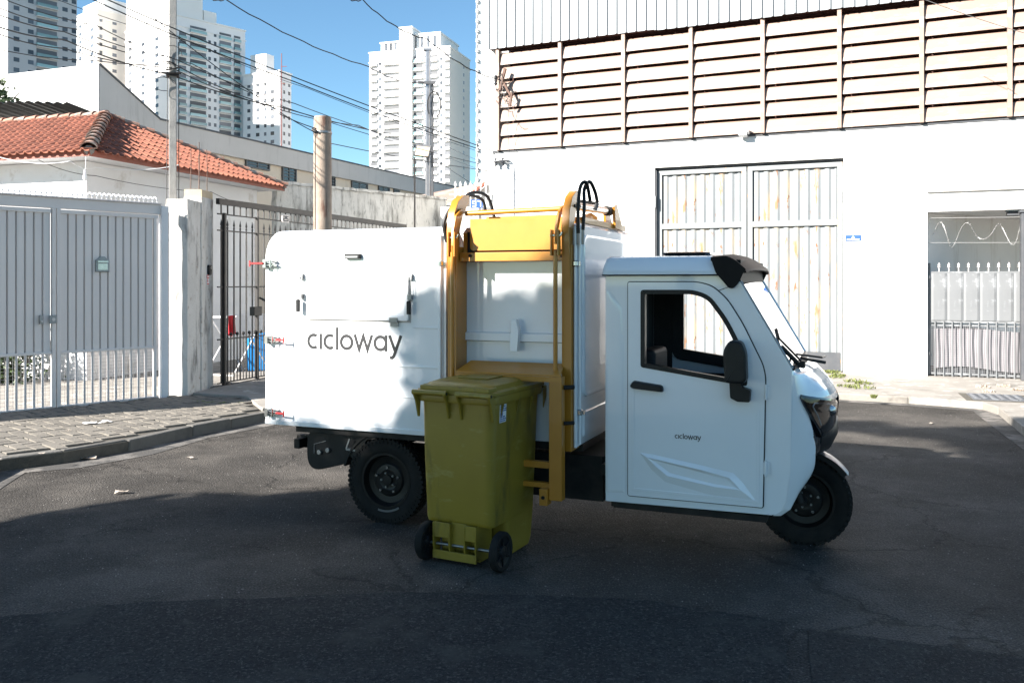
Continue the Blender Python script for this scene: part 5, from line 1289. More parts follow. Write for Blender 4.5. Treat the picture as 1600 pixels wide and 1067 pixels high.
hose([(xh+.03, -.06, 1.99), (xh+.035, -.05, 2.14), (xh+.02, -.0, 2.25), (xh+.04, .05, 2.30), (xh+.06, .10, 2.24), (xh+.07, .12, 2.17)], .0125)
for cp_, cr in (([(xh, -.06, 1.90), (xh, -.06, 1.975)], .010), ([(xh+.03, -.06, 1.90), (xh+.03, -.06, 1.99)], .010), ([(xh+.07, .12, 2.17), (xh+.05, .13, 2.13)], .014)):
    q = MB(); q.tube(cp_, cr, 8); part(q, 'hose_coupling', 'steel', lf, smooth=40)

# ------------------------------------------------------------------ lettering (geometric sans strokes)
def ribbon(mb, pts, w_, m3, closed=False, d=0):
    P = [Vector((p[0], p[1])) for p in pts]; n = len(P); L = []; R = []
    for i in range(n):
        if closed: t = P[(i+1) % n]-P[i-1]; k = 1
        else:
            t = P[min(i+1, n-1)]-P[max(i-1, 0)]; k = 1
            if 0 < i < n-1:
                t1 = (P[i]-P[i-1]).normalized(); t2 = (P[i+1]-P[i]).normalized(); t = t1+t2
                k = 1/max(.35, math.cos(t1.angle(t2)/2)) if t1.length and t2.length else 1
        t = t.normalized(); nrm = Vector((-t.y, t.x))*(w_/2*k); L.append(P[i]+nrm); R.append(P[i]-nrm)
    vs = [m3(p.x, p.y, d) for p in L]+[m3(p.x, p.y, d) for p in R]
    fs = [(i, (i+1) % n, n+(i+1) % n, n+i) for i in range(n if closed else n-1)]
    mb.add(vs, fs)
def word(mb, x, z, h, m3, st=.20):
    """'cıcloway' in strokes; x-height h"""
    w_ = st; r = .5-st/2; cur = 0; gl = []
    def C_(cx): return [(cx+r*math.cos(R_(a)), .5+r*math.sin(R_(a))) for a in range(56, 305, 8)]
    def O_(cx): return [(cx+r*math.cos(R_(a)), .5+r*math.sin(R_(a))) for a in range(0, 360, 10)]
    gl.append((C_(.5), False)); cur = .95
    gl.append(([(cur+.08, 0), (cur+.08, 1)], False)); cur += .27
    gl.append((C_(cur+.5), False)); cur += .95
    gl.append(([(cur+.08, 0), (cur+.08, 1.42)], False)); cur += .27
    gl.append((O_(cur+.5), True)); cur += 1.03
    gl.append(([(cur+.06, 1), (cur+.38, .06), (cur+.68, .92), (cur+.98, .06), (cur+1.30, 1)], False)); cur += 1.40
    gl.append((O_(cur+.5), True)); gl.append(([(cur+1-st/2, 0), (cur+1-st/2, 1)], False)); cur += 1.08
    gl.append(([(cur+.05, 1), (cur+.46, .02)], False)); gl.append(([(cur+.86, 1), (cur+.36, -.26), (cur+.26, -.36), (cur+.08, -.36)], False)); cur += .92
    for i, (pts, cl) in enumerate(gl):
        ribbon(mb, [(x+a*h, z+b*h) for a, b in pts], st*h, m3, cl, d=-.0001*i)
    return cur
x, z = tp(480, 545); x2, _ = tp(628, 545); hgt = (x2-x)/6.87
q = MB(); word(q, x, z, hgt, lambda u, v, d: Vector((u, p0-.0012+d, v))); part(q, 'lettering', 'text', body, recalc=False)
# ------------------------------------------------------------------ cab
qy0, qy1 = .02, 1.248; YC = .634; W = YC-qy0
cab = bpy.data.objects.new('cab', None); C.objects.link(cab); cab.parent = tk
cp = lambda px, py, off=qy0: TF.at(px, py, off)
outline = [(1.552, .30), (1.552, 1.705), (2.30, 1.705), (2.375, 1.668), (2.665, 1.165), (2.665, .98), (2.66, .60), (2.635, .40), (2.60, .335), (2.55, .312)]
door = [cp(982, 773), cp(982, 441), cp(1090, 441), cp(1113, 447), cp(1136, 467), cp(1160, 505), cp(1192, 570), cp(1196, 590), cp(1192, 792)]
door = rpoly(door, [.01, .012, .05, .05, .05, .05, .04, .03, .01], 4)
win = rpoly([cp(1002, 573), cp(1002, 453), cp(1085, 453), cp(1110, 462), cp(1137, 498), cp(1160, 543), cp(1168, 570), cp(1168, 603)], [.015, .02, .05, .05, .06, .05, .03, .02], 4)
def grow(poly, k):
    P = [Vector(p) for p in poly]; n = len(P); ar = sum(P[i].x*P[(i+1) % n].y-P[(i+1) % n].x*P[i].y for i in range(n)); s = 1 if ar > 0 else -1
    out_ = []
    for i in range(n):
        t = (P[(i+1) % n]-P[i-1]); 
        if t.length < 1e-9: out_.append(tuple(P[i])); continue
        t.normalize(); out_.append((P[i].x+t.y*k*s, P[i].y-t.x*k*s))
    return out_
hole = grow(win, .02)
for side in (0, 1):
    def S(u, v, d, side=side): return Vector((u, (qy0+d) if side == 0 else (qy1-d), v))
    q = MB(); q.prism([outline, hole], S, 0, .03); q.build('side_panel', MT['truck'], cab, bevel=.006 if side == 0 else 0)
    q = MB(); q.prism([grow(door, .006), grow(win, .012)], S, -.004, -.0005); q.build('door_seal', MT['blackp'], cab)
    q = MB(); q.prism([door, win], S, -.013, -.0045); dro = q.build('door', MT['truck'], cab, bevel=.003)
    q = MB(); q.ring(grow(win, .001), grow(win, -.026), S, -.016, .028); q.build('window_frame', MT['blackp'], dro, bevel=.003)
    q = MB(); q.ring(grow(win, .055), grow(win, -.012), S, .0305, .042); wx = min(p[0] for p in win)-.056; wz = min(p[1] for p in win)
    q.prism([(1.587, .36), (wx, .36), (wx, 1.67), (1.587, 1.67)], S, .0305, .040); q.prism([(wx, .36), (2.60, .36), (2.62, wz-.058), (wx, wz-.058)], S, .0305, .040); q.build('inner_trim', MT['trim'], cab)
    # pressed relief of the lower door and handle
    D0 = -.0135
    def L3(poly, d): return [S(u, v, d) for u, v in poly]
    pr = [cp(1000, 706), cp(1020, 709), cp(1100, 727), cp(1146, 738), cp(1160, 752), cp(1185, 786), cp(1120, 775), cp(1040, 752), cp(1018, 732)]
    pr2 = [cp(1012, 713), cp(1025, 716), cp(1098, 733), cp(1140, 745), cp(1150, 755), cp(1158, 764), cp(1118, 759), cp(1044, 742), cp(1026, 727)]
    pr3 = [cp(1020, 718), cp(1030, 720), cp(1096, 737), cp(1134, 748), cp(1142, 755), cp(1147, 760), cp(1116, 755), cp(1048, 738), cp(1032, 726)]
    q = MB(); q.loft([L3(pr, D0+.0005), L3(pr2, D0-.012), L3(pr3, D0-.002)]); q.build('door_relief', MT['truck'], dro, smooth=25)
    rail_ = [cp(985, 585), cp(1170, 625), cp(1180, 640), cp(985, 603)]; 
    rail2 = [cp(987, 588), cp(1168, 628), cp(1174, 634), cp(987, 597)]
    fr_ = [cp(988, 765), cp(988, 600), cp(992, 600), cp(992, 761), cp(1183, 780), cp(1183, 640), cp(1187, 640), cp(1187, 785)]
    q = MB(); q.prism(fr_, S, D0-.003, D0+.0005); q.build('door_crease', MT['truck'], dro, bevel=.0015)
    hA, hB = cp(986, 600), cp(1036, 607)
    q = MB(); hp = rpoly([(hA[0], hA[1]-.010), (hA[0]+.02, hA[1]+.022), (hB[0], hB[1]+.018), (hB[0]+.004, hB[1]-.018), (hA[0]+.02, hA[1]-.022)], .014, 4)
    q.loft([L3(grow(hp, .004), D0+.0005), L3(grow(hp, .002), D0-.012), L3(hp, D0-.026), L3(grow(hp, -.006), D0-.032)]); q.build('door_handle', MT['blackp'], dro, smooth=40)
    if side == 0:
        q = MB(); a_, z_ = cp(1055, 684); word(q, a_, z_, (cp(1096, 684)[0]-a_)/6.87, lambda u, v, d: S(u, v, D0-.0008+d), .21); q.build('lettering', MT['text'], dro, recalc=False)
    for py in (612, 731):
        a_, z_ = cp(1197, py); q = MB(); q.tube([S(a_, z_-.045, -.014), S(a_, z_+.045, -.014)], .009, 8); q.prism([(a_-.022, z_-.035), (a_+.022, z_-.035), (a_+.022, z_+.035), (a_-.022, z_+.035)], S, -.010, -.0045); q.build('door_hinge', MT['truck'], cab, smooth=40)
    # rear quarter relief
    rr = [cp(946, 770), cp(946, 458), cp(952, 452), cp(972, 480), cp(976, 560), cp(976, 770)]; r2 = [cp(950, 764), cp(950, 470), cp(954, 468), cp(968, 490), cp(971, 560), cp(971, 764)]
    q = MB(); q.loft([L3(rr, .0005), L3(r2, -.006)]); q.build('quarter_relief', MT['truck'], cab, smooth=20)
    # mirror
    if side == 0: ma, mz = cp(1148, 565, qy0-.10); 
    q = MB(); mp = rpoly([(ma-.055, mz-.115), (ma-.065, mz+.06), (ma-.03, mz+.125), (ma+.045, mz+.125), (ma+.07, mz+.06), (ma+.075, mz-.10), (ma+.05, mz-.125), (ma-.03, mz-.125)], .03, 4)
    q.loft([L3(grow(mp, -.02), -.155), L3(grow(mp, -.004), -.145), L3(mp, -.12), L3(mp, -.085), L3(grow(mp, -.012), -.07)]); mr = q.build('mirror', MT['blackp'], cab, smooth=45)
    q = MB(); q.prism(rpoly([(ma-.03, mz-.215), (ma-.035, mz-.12), (ma+.03, mz-.11), (ma+.035, mz-.15), (ma+.085, mz-.165), (ma+.08, mz-.235), (ma+.01, mz-.235)], .008, 2), S, -.075, -.014); q.build('mirror_arm', MT['blackp'], mr, bevel=.004)
    # windscreen pillar strip
    q = MB(); q.tube([S(2.372, 1.672, .012), S(2.664, 1.168, .012)], .010, 6); q.build('pillar_trim', MT['steel'] if side == 0 else MT['truck'], cab, smooth=40)

# rear wall, floor
q = MB(); q.box(1.553, 1.575, qy0+.031, qy1-.031, .30, 1.70); q.build('rear_wall', MT['truck'], cab)
q = MB(); q.box(1.576, 1.586, qy0+.045, qy1-.045, .34, 1.68); q.box(1.586, 2.58, qy0+.045, qy1-.045, .30, .345); q.box(1.586, 2.33, qy0+.045, qy1-.045, 1.672, 1.69); q.build('cab_lining', MT['trim'], cab)
q = MB(); q.box(1.60, 2.52, qy0+.02, qy1-.02, .262, .299); q.build('underside', MT['chassis'], cab)
# roof
def roof_ring(g, z, fa=0): return [Vector((a, YC+s, z)) for a, s in rpoly([(1.535-g*.3, -W-.02-g), (2.27+fa, -W-.02-g), (2.27+fa, W+.02+g), (1.535-g*.3, W+.02+g)], .03, 3)]
q = MB(); q.loft([roof_ring(-.01, 1.706), roof_ring(.004, 1.712, .055), roof_ring(.004, 1.735, .055), roof_ring(-.018, 1.775, .03), roof_ring(-.045, 1.812, -.01), roof_ring(-.075, 1.826, -.04)]); q.build('roof', MT['truck'], cab, smooth=40)
q = MB(); q.loft([roof_ring(.006, 1.7055, .06), roof_ring(.008, 1.7135, .062)]); q.build('gutter_strip', MT['blackp'], cab)
va, vz = cp(1042, 402, .5); vb_, _ = cp(1116, 402, .5)
q = MB(); q.loft([[Vector((a, YC+s, z)) for a, s in rpoly([(va+i, -.30+i), (vb_-i, -.30+i), (vb_-i, .30-i), (va+i, .30-i)], .03, 3)] for i, z in ((.03, 1.8265), (.0, 1.842), (.004, 1.856), (.02, 1.860))]); q.build('roof_vent', MT['blackg'], cab, smooth=40)
# visor: swept hood over the windscreen
v0 = [(2.30, 1.826), (2.335, 1.80), (2.36, 1.66), (2.42, 1.655)]
def visor_ring(s):
    k = 1-(abs(s))**2*.25; y = YC+s*(W+.028)
    return y, k
q = MB(); rings = []
for i in range(17):
    s = -1+2*i/16; y = YC+s*(W+.020); c = 1-abs(s)**2; e = abs(s)**5*.02
    rings.append([Vector((2.205, y, 1.834-e)), Vector((2.30, y, 1.840-e)), Vector((2.34, y, 1.822-e)), Vector((2.405+.035*c, y, 1.760-e)), Vector((2.412+.035*c, y, 1.742-e)), Vector((2.395+.035*c, y, 1.738-e)), Vector((2.33, y, 1.80-e)), Vector((2.205, y, 1.812-e))])
q.loft(rings); q.build('visor', MT['visor'], cab, smooth=45)
for side in (0, 1):
    S = (lambda u, v, d: Vector((u, qy0+d, v))) if side == 0 else (lambda u, v, d: Vector((u, qy1-d, v)))
    c1 = rpoly([(2.205, 1.815), (2.30, 1.822), (2.345, 1.80), (2.412, 1.742), (2.400, 1.730), (2.37, 1.665), (2.335, 1.628), (2.312, 1.632), (2.235, 1.722)], [.01, .02, .02, .012, .01, .03, .012, .015, .02], 3)
    q = MB(); q.prism(c1, S, -.034, -.012); q.build('visor_cheek', MT['visor'], cab, bevel=.005)
q = MB(); q.box(2.30, 2.375, qy0+.01, qy1-.01, 1.66, 1.80); q.build('header', MT['visor'], cab, bevel=.004)
# windscreen
q = MB(); q.add([Vector((2.378, qy0+.03, 1.665)), Vector((2.378, qy1-.03, 1.665)), Vector((2.668, qy1-.03, 1.168)), Vector((2.668, qy0+.03, 1.168))], [(0, 1, 2, 3)]); q.build('windscreen', MT['glass'], cab)
q = MB(); q.tube([(2.665, qy0+.03, 1.168), (2.70, YC, 1.163), (2.665, qy1-.03, 1.168)], .016, 6); q.build('windscreen_seal', MT['blackp'], cab)
q = MB(); wa = Vector((2.70, YC-.42, 1.20)); q.tube([wa, Vector((2.58, YC-.46, 1.33)), Vector((2.55, YC-.30, 1.38))], .007, 6); q.cbox(Vector((2.70, YC-.42, 1.18)), (.05, .05, .04)); q.tube([Vector((2.69, YC-.50, 1.19)), Vector((2.60, YC-.55, 1.29))], .014, 6); q.build('wiper', MT['blackp'], cab)
q = MB(); q.tube([Vector((2.68, YC-.10, 1.19)), Vector((2.74, YC-.02, 1.17)), Vector((2.82, YC+.02, 1.155))], .010, 6); q.tube([Vector((2.66, YC-.2, 1.22)), Vector((2.80, YC-.02, 1.19)), Vector((2.81, YC+.2, 1.18))], .007, 6); q.build('wiper', MT['blackp'], cab)
# nose surface: level outlines (a, q) from the side (q=W) to the centre
LV = [(1.165, [(2.66, W), (2.672, .50), (2.685, .30), (2.70, 0)]),
      (1.13, [(2.66, W), (2.70, .52), (2.75, .30), (2.775, 0)]),
      (1.07, [(2.66, W-.002), (2.72, .52), (2.80, .30), (2.835, 0)]),
      (1.02, [(2.66, W-.004), (2.735, .52), (2.835, .30), (2.868, 0)]),
      (.985, [(2.66, W-.005), (2.745, .52), (2.85, .30), (2.885, 0)]),
      (.90, [(2.66, W-.005), (2.755, .52), (2.852, .31), (2.89, 0)]),
      (.80, [(2.66, W-.004), (2.76, .525), (2.85, .33), (2.885, 0)]),
      (.74, [(2.66, W-.003), (2.755, .53), (2.83, .36), (2.87, 0)]),
      (.66, [(2.655, W), (2.745, .54), (2.80, .42), (2.84, 0)])]
def nose(s, z, off=0):
    i = 0
    while i < len(LV)-2 and z < LV[i+1][0]: i += 1
    z1, A1 = LV[i]; z0, A0 = LV[i+1]; t = (z1-z)/(z1-z0); t = max(0, min(1, t))
    def cv(P, s):
        n = len(P)-1; k = min(int(s*n), n-1); f = s*n-k
        p = [P[max(k-1, 0)], P[k], P[k+1], P[min(k+2, n)]]
        return [.5*((2*p[1][j])+(p[2][j]-p[0][j])*f+(2*p[0][j]-5*p[1][j]+4*p[2][j]-p[3][j])*f*f+(-p[0][j]+3*p[1][j]-3*p[2][j]+p[3][j])*f**3) for j in (0, 1)]
    a = cv(A1, s); b = cv(A0, s); x = a[0]*(1-t)+b[0]*t; qq = a[1]*(1-t)+b[1]*t
    return x+off*min(1, .35+s), qq+off*max(0, .9-s)
def region(s, z):
    if z > .992-.055*s: return 'w'
    if z < .66: return 'w' if s < .565 else '-'
    se = .30 if z > .93 else (.30+(.93-z)*.62 if z > .76 else .405+(.76-z)*1.6)
    return 'b' if s > se else 'w'
NU, NV = 110, 240
LC = [(.66, [(2.655, W), (2.745, .54), (2.79, .44)]), (.60, [(2.65, W), (2.73, .55), (2.765, .47)]), (.50, [(2.645, W), (2.70, .565), (2.725, .50)]), (.42, [(2.635, W), (2.67, .58), (2.69, .53)]), (.35, [(2.61, W), (2.64, .595), (2.652, .57)]), (.312, [(2.56, W), (2.59, .603), (2.60, .59)])]
def cheek(f, z, side):
    f = min(f, 1.0); i = 0
    while i < len(LC)-2 and z < LC[i+1][0]: i += 1
    t = (LC[i][0]-z)/(LC[i][0]-LC[i+1][0]); t = max(0, min(1, t)); P = [Vector(a)*(1-t)+Vector(b)*t for a, b in zip(LC[i][1], LC[i+1][1])]
    a = P[0]*(1-f)**2+P[1]*2*f*(1-f)+P[2]*f*f; nx_, nq_ = nose(f*.565, .66); k_ = min(1, (.66-z)/.24); k_ = k_*k_*(3-2*k_)
    return Vector(((a.x+.012*math.sin(f*math.pi))*k_+nx_*(1-k_), YC+side*(a.y*k_+nq_*(1-k_)), z))
for side in (-1, 1):
    def pt_(u, v, off=0):
        z = 1.165-(1.165-.312)*v
        if z >= .66: x, qq = nose(u, z, off); return Vector((x, YC+side*qq, z))
        return cheek(u/.565, z, side)
    for nm, key, mt in (('nose_panel', 'w', 'truck'), ('front_grille', 'b', 'blackg')):
        q = MB(); q.grid(lambda u, v: pt_(u, v, -.006 if key == 'b' else 0), NU, NV, keep=lambda u, v: region(u, 1.165-.853*v) == key); o = q.build(nm, MT[mt], cab, smooth=60)
        if key == 'w':
            sm = o.modifiers.new('thickness', 'SOLIDIFY'); sm.thickness = .008; sm.offset = -1 if side < 0 else -1
    # headlight: dark housing, inner bowl, light strip, lens
    def hp_(s, z, off): x, qq = nose(s, z, off); return Vector((x, YC+side*qq, z))
    HLp = [(.20, 1.00), (.23, 1.016), (.55, .982), (.80, .950), (.86, .93), (.86, .88), (.80, .80), (.62, .765), (.52, .755), (.44, .80), (.33, .88), (.23, .965)]
    def patch(mb, poly, off, inner=0):
        # fan grid from centroid so that it follows the surface
        c = (sum(p[0] for p in poly)/len(poly), sum(p[1] for p in poly)/len(poly)); n = len(poly); K = 5; vs = [hp_(c[0], c[1], off)]
        for k in range(1, K+1):
            for p in poly: vs.append(hp_(c[0]+(p[0]-c[0])*k/K, c[1]+(p[1]-c[1])*k/K, off))
        fs = [(0, 1+i, 1+(i+1) % n) for i in range(n)]
        for k in range(1, K): fs += [(1+(k-1)*n+i, 1+k*n+i, 1+k*n+(i+1) % n, 1+(k-1)*n+(i+1) % n) for i in range(n)]
        mb.add(vs, fs)
    def dense(poly, n=3): return [(a[0]+(b[0]-a[0])*i/n, a[1]+(b[1]-a[1])*i/n) for a, b in zip(poly, poly[1:]+poly[:1]) for i in range(n)]
    def pscale(poly, k): c = (sum(p[0] for p in poly)/len(poly), sum(p[1] for p in poly)/len(poly)); return [(c[0]+(p[0]-c[0])*k, c[1]+(p[1]-c[1])*k) for p in poly]
    HLd = dense(HLp); q = MB()
    n = len(HLd); rg = [[hp_(s, z, o_) for s, z in pscale(HLd, k)] for k, o_ in ((1.0, -.008), (1.0, .016), (.86, .018), (.84, .004))]
    q.loft(rg, cap=False); patch(q, pscale(HLd, .84), .004); hd = q.build('headlight', MT['blackg'], cab, smooth=40)
    q = MB(); st_ = [(.36, .945), (.40, .962), (.60, .942), (.78, .918)]; st2 = [(.36, .945), (.42, .89), (.47, .83)]
    q.tube([hp_(s, z, .018) for s, z in st_], .0055, 6); q.tube([hp_(s, z, .018) for s, z in st2], .0055, 6); q.build('light_strip', MT['silver'], hd, smooth=50)
    q = MB(); c = hp_(.66, .90, .004); q.lathe([(.038, -.0), (.034, .022), (.024, .028), (.001, .032)], Matrix.Translation(c) @ Matrix.Rotation(R_(75*side*-1) if False else R_(60*side), 4, 'Z') @ Matrix.Rotation(R_(90), 4, 'Y'), 16, closed=False); q.build('lamp_bowl', MT['chrome'], hd, smooth=50)
    q = MB(); patch(q, pscale(HLd, .88), .021); q.build('lens', MT['lens'], hd, smooth=60)
# chin and grille bar below the headlights
q = MB(); rings = []
for i in range(13):
    s = -1+2*i/12; y = YC+s*.40; k = abs(s)**2.5
    rings.append([Vector((2.86-.06*k, y, .84)), Vector((2.895-.075*k, y, .80)), Vector((2.895-.08*k, y, .72)), Vector((2.86-.08*k, y, .645)), Vector((2.80-.04*k, y, .62)), Vector((2.70, y, .64)), Vector((2.70, y, .80))])
q.loft(rings); q.build('chin', MT['blackp'], cab, smooth=40)
q = MB(); q.box(2.50, 2.52, YC-.40, YC+.40, .34, 1.15); q.build('firewall', MT['trim'], cab)
# interior
q = MB(); q.box(1.66, 2.0, YC-.24, YC+.24, .42, .74); q.build('seat_base', MT['trim'], cab, bevel=.02)
st = MB(); st.loft([[Vector((a, YC+s, z)) for a, s in rpoly([(1.68, -.24), (2.06, -.24), (2.06, .24), (1.68, .24)], .05, 3)] for z in (.741, .82)]); st.build('seat_cushion', MT['trim'], cab, bevel=.02)
st = MB(); st.loft([[Vector((1.66+.12*k-.02*(z-.8), YC+s, z)) for k, s in ((0, -.22), (1, -.20), (1, .20), (0, .22))] for z in (.80, 1.22)]); st.build('seat_back', MT['trim'], cab, bevel=.03)
q = MB(); q.box(2.40, 2.62, qy0+.05, qy1-.05, .95, 1.14); q.build('dashboard', MT['trim'], cab, bevel=.03)
q = MB(); q.tube([Vector((2.36, YC, 1.10)), Vector((2.48, YC, 1.0))], .025, 8)
cc = Vector((2.33, YC, 1.135)); Rw = Matrix.Rotation(R_(-52), 3, 'Y')
q.tube([cc+Rw @ Vector((.17*math.cos(2*math.pi*k/28), .17*math.sin(2*math.pi*k/28), 0)) for k in range(28)], .012, 8, closed=True)
for a in (90, 210, 330): q.tube([cc, cc+Rw @ Vector((.165*math.cos(R_(a)), .165*math.sin(R_(a)), 0))], .011, 6)
q.build('steering_wheel', MT['blackp'], cab, smooth=50)
# ================================================================== WHEELIE BIN
BO = dp(767.5, 620, 4.93)
th = R_(-27)
bn = empty('wheelie_bin', (BO.x, BO.y, 0), th, 'large olive green two wheeled bin with hinged lid standing in front of the tricycle', 'bin')
BW = .533
def rr(x0, x1, y0, y1, z, r=.05, n=5): return [Vector((x, y, z)) for x, y in rpoly([(x0, y0), (x1, y0), (x1, y1), (x0, y1)], r, n)]
b = MB()
lv = [(.232, .043, -.043, .085, .668, .04), (.26, .040, -.040, .070, .67, .05), (.60, .030, -.030, .055, .685, .055), (.90, .022, -.022, .050, .70, .06), (.955, .020, -.020, .048, .705, .06)]
b.loft([rr(-BW+l, r_, y0, y1, z, rad) for z, l, r_, y0, y1, rad in lv]); bd = b.build('body', MT['bin'], bn, smooth=38)
b = MB(); b.loft([rr(-BW+.054, -.054, .315, .625, .010, .04), rr(-BW+.049, -.049, .30, .645, .05, .04), rr(-BW+.0435, -.0435, .29, .667, .236, .04)]); b.build('lower_body', MT['bin'], bn, smooth=38)
b = MB(); b.loft([rr(-BW+.135, -.135, .115, .26, .015, .01, 2), rr(-BW+.13, -.13, .105, .26, .235, .01, 2)]); b.build('axle_housing', MT['bin'], bn, smooth=30)
b = MB(); 
for x in (-BW+.115, -BW+.225, -.205, -.130): b.prism([(.045, .235), (.045, .10), (.060, .05), (.12, .035), (.12, .235)], lambda u, v, d: Vector((d, u, v)), x-.005, x+.005)
b.box(-BW+.11, -.125, .045, .06, .025, .075); b.box(-BW+.11, -BW+.225, .048, .056, .15, .24); b.box(-.205, -.13, .048, .056, .15, .24); b.box(-BW+.225, -.205, .075, .085, .10, .24)
b.build('axle_ribs', MT['bin'], bn, bevel=.002)
b = MB(); b.tube([(-BW+.06, .075, .105), (-.0, .075, .105)], .009, 8); b.build('axle', MT['steel'], bn, smooth=50)
# rim flange
b = MB(); b.loft([rr(-BW-.0, .0, .030, .72, .955, .07), rr(-BW-.004, .004, .024, .725, .965, .07), rr(-BW-.004, .004, .024, .725, .998, .07), rr(-BW, .0, .028, .72, 1.004, .07)]); b.build('rim', MT['bin'], bn, smooth=38)
# front lip of the comb
b = MB(); b.box(-BW-.0, .0, .726, .80, .985, .998); b.box(-BW, .0, .788, .80, .955, .985)
for x in (-BW+.003, -BW+.14, -.27, -.14, -.003-.0): b.prism([(.71, .985), (.79, .985), (.71, .86)], lambda u, v, d: Vector((d, u, v)), x-.0035, x+.0035)
b.build('lifting_comb', MT['bin'], bn, bevel=.002)
# gussets under the side rims
b = MB()
for y in (.16, .36, .56):
    for x, s in ((0, 1), (-BW, -1)): b.prism([(x-s*.028, .954), (x, .954), (x-s*.028, .84)], lambda u, v, d: Vector((u, d, v)), y-.003, y+.003)
b.build('side_gussets', MT['bin'], bn)
# lid
b = MB()
b.loft([rr(-BW-.004, .004, .028, .745, 1.0055, .07), rr(-BW-.008, .008, .024, .75, 1.008, .07), rr(-BW-.008, .008, .024, .75, 1.026, .07), rr(-BW+.022, -.022, .055, .715, 1.034, .07), rr(-BW+.035, -.035, .08, .69, 1.060, .07), rr(-BW+.075, -.075, .13, .64, 1.075, .07)])
lid = b.build('lid', MT['bin'], bn, smooth=35)
b = MB(); b.loft([[Vector((-BW+.02, .02, 1.020)), Vector((-.02, .02, 1.020)), Vector((-.012, .05, 1.050)), Vector((-BW+.012, .05, 1.050))], [Vector((-BW+.05, .30, 1.078)), Vector((-.10, .30, 1.078)), Vector((-.10, .30, 1.0785)), Vector((-BW+.05, .30, 1.0785))]]) if False else None
b.prism([(-BW+.03, .03), (-.03, .03), (-.015, .10), (-.10, .20), (-BW+.10, .20), (-BW+.015, .10)], lambda u, v, d: Vector((u, v, d+(.016 if v > .15 else 0))), 1.0262, 1.052); b.build('lid_hinge_deck', MT['bin'], lid, bevel=.006)
b = MB(); b.box(-BW+.16, -.16, .25, .46, 1.0765, 1.083); b.build('lid_plate', MT['bin'], lid, bevel=.003)
b = MB()
for x0, x1 in ((-BW+.10, -BW+.18), (-.18, -.10)): b.box(x0, x1, .60, .735, 1.036, 1.068)
b.box(-BW+.10, -.10, .735, .752, 1.03, 1.075); b.build('lid_grip', MT['bin'], lid, bevel=.004)
# hinge handles: two bars on brackets
for xa, xb in ((-BW-.0, -BW+.235), (-.235, .0)):
    b = MB(); b.tube([(xa, .000, 1.012), (xb, .000, 1.012)], .016, 12); b.build('handle_bar', MT['bin'], bn, smooth=50)
    b = MB(); b.tube([(xa-.002, .000, 1.012), (xb+.002, .000, 1.012)], .009, 10); b.build('hinge_pin', MT['blackp'], bn, smooth=50)
    for x in (xa+.012, xb-.012):
        b = MB(); b.prism([(-.014, 1.02), (.014, 1.022), (.06, .99), (.052, .86), (.040, .86), (.012, .96), (-.014, 1.0)], lambda u, v, d: Vector((d, u, v)), x-.007, x+.007)
        b.build('handle_bracket', MT['bin'], bn, bevel=.003)
# label on the right side
b = MB(); b.prism([(.145, .84), (.225, .84), (.225, .965-.02), (.145, .965-.02)], lambda u, v, d: Vector((-.0232+(v-.9)*.035+d, u, v)), .0, .003); lb_ = b.build('sticker', MT['white'], bn)
b = MB(); rs = random.Random(4)
for zz in (.845, .857, .869, .905, .917, .93):
    y = .150
    while y < .215:
        w2 = rs.uniform(.004, .016); b.prism([(y, zz), (min(y+w2, .222), zz), (min(y+w2, .222), zz+.008), (y, zz+.008)], lambda u, v, d: Vector((-.0232+(v-.9)*.035+d, u, v)), .0031, .0038); y += w2+rs.uniform(.003, .006)
b.prism([(.150, .880), (.180, .880), (.180, .901), (.150, .901)], lambda u, v, d: Vector((-.0232+(v-.9)*.035+d, u, v)), .0031, .0038); b.build('print', MT['blue'], lb_)
# wheels
def bwheel(x):
    r = .115; root = bpy.data.objects.new('wheel', None); C.objects.link(root); root.parent = bn; root.location = (x, .075, r-.002)
    M = Matrix.Rotation(R_(90), 4, 'Y'); q = MB()
    q.lathe([(r*.74, -.02), (r*.80, -.024), (r*.93, -.023), (r*.99, -.015), (r, 0), (r*.99, .015), (r*.93, .023), (r*.80, .024), (r*.74, .02)], M, 36); q.build('tyre', MT['rubber'], root, smooth=40)
    q = MB(); q.lathe([(r*.75, .018), (r*.70, .014), (r*.35, .006), (r*.30, .022), (r*.12, .026), (.0, .026)], M, 30, closed=False, cap=False); q.lathe([(r*.75, -.018), (r*.70, -.014), (r*.35, -.006), (r*.30, -.022), (r*.12, -.026), (.0, -.026)], M, 30, closed=False, cap=False)
    for k in range(6):
        a = math.pi*2*k/6
        for s in (-1, 1): q.cbox(M @ Vector((r*.52*math.cos(a), r*.52*math.sin(a), s*.013)), (.05, .012, .012), M.to_3x3() @ Matrix.Rotation(a, 3, 'Z'))
    q.build('hub', MT['blackp'], root, smooth=30)
bwheel(.022); bwheel(-BW+.055)
# ================================================================== TREES, WEEDS, LITTER
SH = Vector((SUN.x, SUN.y, 0)).normalized(); EU = Vector((-.531, .847, 0)); TE = SUN.z/math.hypot(SUN.x, SUN.y)
def uw(P): h = P.dot(SH); return (P.dot(EU), P.z-TE*h)
def uw_box(px, py): a, z = TF.at(px, py, -.04); return uw(TF.w(a, -.04, z))
